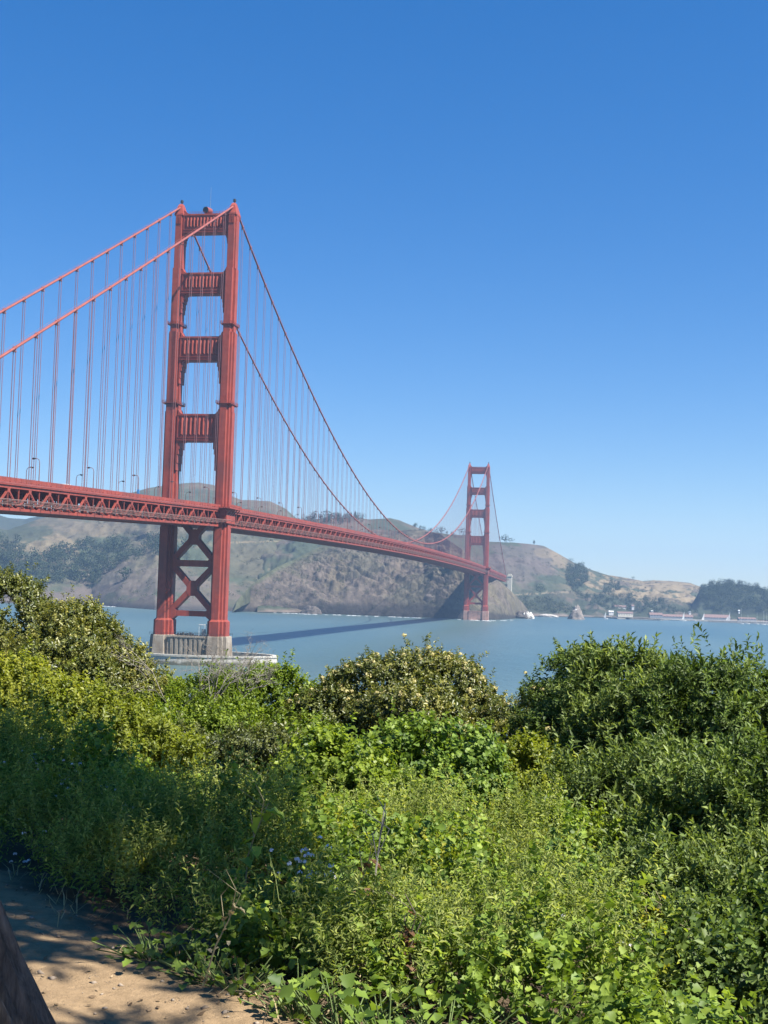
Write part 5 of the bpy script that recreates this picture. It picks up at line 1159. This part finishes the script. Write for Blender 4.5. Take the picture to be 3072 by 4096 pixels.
for i, (pts, n, lab) in enumerate([([(20,1790,9.4),(40,1700,9.4),(70,1650,9.4)],22,'white wild flowers at the left edge in the tree shade, upper clump'), ([(120,1800,9.0),(140,1740,9.0),(155,1690,9.0)],26,'white wild flowers in the tree shade right of the edge clump'),
        ([(200,1830,8.4),(215,1770,8.4),(240,1720,8.4)],14,'pale wild flowers on a leaning stem reaching right out of the shade'), ([(250,1870,8.0),(268,1800,8.0),(280,1765,8.0)],14,'small white wild flowers at the lower right of the shaded patch'), ([(60,1880,8.0),(70,1850,8.0),(75,1830,8.0)],10,'white wild flowers low above the path end at left'),
        ([(640,1990,6.3),(650,1930,6.3),(655,1885,6.3)],16,'white wild flowers above the broad leaves, left of the long dry stalk'), ([(690,1960,6.4),(690,1910,6.4),(695,1880,6.4)],12,'white wild flowers just left of the long dry stalk'),
        ([(1300,2100,6.9),(1306,2050,6.9),(1302,2020,6.9)],10,'white wild flowers at the right, left of the yellow vine'), ([(1340,2110,6.7),(1346,2070,6.7),(1350,2040,6.7)],12,'white wild flowers by the foot of the yellow vine'), ([(1180,2080,6.4),(1170,2040,6.4),(1160,2015,6.4)],8,'white wild flowers alone on the sunlit slope right of centre')]):
    stalk('wild_flower', pts, .003, lab, 'wildflower', (8, .03), flowers=n, leafmat=LM['weed'], seed=300+i)['group'] = 'white wild flowers on the slope'
# bare grey shrub in front of the pier
rb = random.Random(12); s0, z0 = disp(425, 1475, 14.2); org = gp(s0, 14.2); e = tag(empty('bare_shrub', org), 'leafless pale grey shrub with thin forked twigs in front of the near pier', 'bare shrub')
def fork(m, p, dr, L_, r, n):
    q = p+dr*L_; m.tube([p, (p+q)/2+np.array([rb.gauss(0, .03) for _ in range(3)]), q], [r, r*.85, r*.65], 4)
    if n == 0: return
    for _ in range(3 if n > 2 else 2):
        d2 = dr+np.array([rb.gauss(0, .5), rb.gauss(0, .5), rb.gauss(.1, .3)]); d2 /= np.linalg.norm(d2); fork(m, q, d2, L_*rb.uniform(.40, .62), r*.62, n-1)
for i in range(3):
    m = MB()
    for j in range(2): fork(m, np.array((rb.gauss(0, .12), rb.gauss(0, .12), 0.0)), np.array((rb.gauss(0, .2), rb.gauss(0, .2), 1.0)), .85, .009, 5)
    m.build('branch', GREYWOOD, e)

# ---- the cypress at the left: furrowed leaning trunk, limbs over the path, crown above the picture
def trunk_mesh():
    s_at = lambda z: -1.22-.40*(z+1.22)-.02*(z+1.2)**2
    V = []; nr, na = 150, 160; rg = np.random.default_rng(9)
    for i in range(nr):
        z = -1.75+(5.4)*i/(nr-1); r = .30+.16*max(0, (-1.0-z))**1.4-.035*max(0, z)
        for k in range(na):
            a = 2*math.pi*k/na; V.append((s_at(z), 3.55-.05*z, z, r, a))
    V = np.array(V); a, z = V[:, 4], V[:, 2]
    tw = a*1.0+.10*z
    ca, sa = np.cos(tw), np.sin(tw)
    fur = fbm(ca*4.5+20+sa*1.5, sa*4.5+20+z*.35, 71, 5, ridge=True); fur2 = fbm(ca*16+20, sa*16+20+z*1.1, 72, 4)
    rr = V[:, 3]*(1+.42*(fur-.55)+.07*(fur2-.5))
    s = V[:, 0]+rr*np.cos(a); d = V[:, 1]+rr*np.sin(a)
    P_ = s[:, None]*SIDE+d[:, None]*FWD+(z+1.65)[:, None]*np.array((0, 0, 1.0))
    i = np.arange(nr*na).reshape(nr, na); F = np.stack([i[:-1], np.roll(i[:-1], -1, 1), np.roll(i[1:], -1, 1), i[1:]], -1).reshape(-1, 4)
    return P_, F
def bark_mat():
    m, nt, N, L, P = new_mat('furrowed_bark'); g = N.new('ShaderNodeNewGeometry'); mp = N.new('ShaderNodeMapping'); mp.inputs['Scale'].default_value = (34, 34, 5); mp.inputs['Rotation'].default_value = (0, .35, 0)
    L.new(g.outputs['Position'], mp.inputs['Vector']); n = N.new('ShaderNodeTexNoise'); n.inputs['Scale'].default_value = 1; n.inputs['Detail'].default_value = 8; n.inputs['Roughness'].default_value = .7; L.new(mp.outputs['Vector'], n.inputs['Vector'])
    r = N.new('ShaderNodeValToRGB'); r.color_ramp.elements[0].position = .3; r.color_ramp.elements[1].position = .72; r.color_ramp.elements[0].color = (.030,.026,.022,1); r.color_ramp.elements[1].color = (.20,.17,.145,1); L.new(n.outputs['Fac'], r.inputs['Fac']); L.new(r.outputs['Color'], P.inputs['Base Color'])
    b = N.new('ShaderNodeBump'); b.inputs['Distance'].default_value = .02; L.new(n.outputs['Fac'], b.inputs['Height']); L.new(b.outputs['Normal'], P.inputs['Normal']); P.inputs['Roughness'].default_value = .95; P.inputs['Specular IOR Level'].default_value = .1; return m
BK = bark_mat(); org = loc(0, 0, -1.65); tree = tag(empty('cypress_tree', org), 'furrowed dark trunk of a leaning cypress at the bottom left corner', 'tree')
V, F = trunk_mesh(); np_mesh('trunk', V, F, BK, tree, smooth=True)
SUNH = (float(SUN@SIDE)/SUN[2], float(SUN@FWD)/SUN[2])                                  # toward the sun, in side / forward steps
SPOTS = [(-2.6,7.6,6.2,.75),(-2.2,6.7,6.6,.6),(-3.2,8.4,6.5,.95),(-2.4,8.5,6.4,.8),(-3.6,9.6,7.0,1.0),(-2.7,9.5,6.8,.8),(-4.0,10.2,7.4,.8),(-3.1,10.3,7.2,.6),(-1.6,7.4,6.2,.55),(-1.9,8.2,6.0,.5),(-1.05,6.75,5.8,.42),(-.75,6.1,5.7,.34),(-1.5,6.3,6.0,.30),(-2.1,5.9,6.2,.35),(-.9,4.95,5.6,.12),(-.7,4.9,5.6,.08),(-.62,5.38,5.7,.07),(-1.45,5.8,5.8,.12),(-1.75,6.0,5.8,.25),(-1.3,3.5,4.6,.6),(-1.2,3.65,3.8,.5),(-1.5,3.35,5.2,.6),(-.85,7.0,6.4,.28),(-1.35,7.9,6.6,.38),(-.65,6.6,6.1,.22),(-1.6,3.2,5.4,.5),(-2.5,4.3,5.8,.5)]
LIMB0 = np.array((-2.75, 3.4, 3.3)); Lw = lambda p: p[0]*SIDE+p[1]*FWD+(p[2]+1.65)*np.array((0, 0, 1.0))
cr_P = []; cr_D = []; lm = []
for i, (s, d, h, r) in enumerate(SPOTS):
    h = h+1.6*(d > 7.9); r = r*(1.15 if d > 6.5 else 1)
    c = np.array((s+SUNH[0]*h, d+SUNH[1]*h, float(ground(s, d))+h)); lm.append(c)
    n = int((95 if s < -2 else 60)*4*math.pi*r*r)+14; u = rc.normal(size=(n, 3)); u /= np.linalg.norm(u, axis=-1, keepdims=True); q = c+u*r*rc.uniform(.15, 1, (n, 1))**.6*np.array((1, 1, .7))
    cr_P.append(q); cr_D.append(u+np.array((0, 0, .3)))
Pc = np.concatenate(cr_P); Dc = np.concatenate(cr_D); conv = lambda p: p[:, :1]*SIDE+p[:, 1:2]*FWD+p[:, 2:3]*np.array((0, 0, 1.0))
V, F, Y = place_sprigs(TEMPS['cypress'], conv(Pc)+np.array((0, 0, 1.65)), conv(Dc), rc.uniform(.7, 1.2, len(Pc)), rc)
np_mesh('crown', V, F, LM['cypress'], tree)
main = [np.array((-2.75, 3.4, 3.0)), np.array((-1.9, 2.8, 4.6)), np.array((-.3, 2.4, 4.9)), np.array((1.2, 2.7, 4.7)), np.array((2.2, 4.2, 5.4))]
m = MB(); m.tube([Lw(p) for p in main], [.22, .16, .12, .09, .05], 10); m.build('limb', BK, tree, smooth=True)
for i in range(0, len(lm), 2):
    a = min(main[1:], key=lambda p: np.linalg.norm(p-lm[i])); m = MB(); mid = (a+lm[i])/2+np.array((0, 0, .25)); m.tube([Lw(a), Lw(mid), Lw(lm[i])], [.05, .035, .012], 6); m.build('limb', BK, tree)
# ================================================================== SKY, SUN, AIR, CAMERA
EL = math.asin(SUN[2]); AZ = math.atan2(SUN[0], SUN[1])
wd = bpy.data.worlds.new('World'); SC.world = wd; wd.use_nodes = True; nt = wd.node_tree; bg = nt.nodes['Background']
sk = nt.nodes.new('ShaderNodeTexSky'); sk.sky_type = 'NISHITA'; sk.sun_disc = False; sk.sun_elevation = EL; sk.sun_rotation = AZ
sk.altitude = 0; sk.air_density = .85; sk.dust_density = .0; sk.ozone_density = 4.0
hs = nt.nodes.new('ShaderNodeHueSaturation'); hs.inputs['Hue'].default_value = .510; hs.inputs['Saturation'].default_value = 1.55; hs.inputs['Value'].default_value = 1.50
gm = nt.nodes.new('ShaderNodeGamma'); gm.inputs['Gamma'].default_value = .77; nt.links.new(sk.outputs['Color'], gm.inputs['Color']); nt.links.new(gm.outputs['Color'], hs.inputs['Color']); nt.links.new(hs.outputs['Color'], bg.inputs['Color']); bg.inputs['Strength'].default_value = SKY_STRENGTH
ld = bpy.data.lights.new('sun', 'SUN'); ld.energy = SUN_STRENGTH; ld.angle = R(.5); ld.color = (1.0, .955, .88)
so = bpy.data.objects.new('sun', ld); COL.objects.link(so); so.rotation_euler = Vector(SUN).to_track_quat('Z', 'Y').to_euler(); so.location = (206, -620, 400)
def haze():
    m = bpy.data.materials.new('sea_haze'); m.use_nodes = True; N = m.node_tree.nodes; N.remove(N['Principled BSDF'])
    v = N.new('ShaderNodeVolumePrincipled'); v.inputs['Color'].default_value = HAZE_COLOR; v.inputs['Density'].default_value = HAZE_DENSITY; v.inputs['Anisotropy'].default_value = .2
    m.node_tree.links.new(v.outputs['Volume'], N['Material Output'].inputs['Volume'])
    b = MB(); b.box(-7000, 7000, -1600, 7500, -6, 335); o = b.build('haze', m); o['kind'] = 'stuff'
if HAZE_DENSITY > 0: haze()
cd = bpy.data.cameras.new('camera'); cam = bpy.data.objects.new('camera', cd); COL.objects.link(cam); SC.camera = cam
cd.sensor_fit = 'VERTICAL'; cd.sensor_height = 24; cd.sensor_width = 18; cd.lens = FPX*24/4096; cd.clip_start = .1; cd.clip_end = 30000
M4 = Matrix(((CR[0], CU[0], -_fw[0], EYE[0]), (CR[1], CU[1], -_fw[1], EYE[1]), (CR[2], CU[2], -_fw[2], EYE[2]), (0, 0, 0, 1))); cam.matrix_world = M4
vs = SC.view_settings; SC.display_settings.display_device = 'sRGB'; vs.view_transform = 'Standard'; vs.look = 'None'; vs.exposure = EXPOSURE; vs.gamma = 1
SC.render.engine = 'CYCLES'; SC.cycles.max_bounces = 8; SC.cycles.diffuse_bounces = 1; SC.cycles.glossy_bounces = 2; SC.cycles.transmission_bounces = 4; SC.cycles.transparent_max_bounces = 8; SC.cycles.volume_bounces = 1
SC.cycles.use_denoising = True; SC.cycles.denoiser = 'OPENIMAGEDENOISE'; SC.cycles.caustics_reflective = False; SC.cycles.caustics_refractive = False; SC.cycles.sample_clamp_indirect = 6
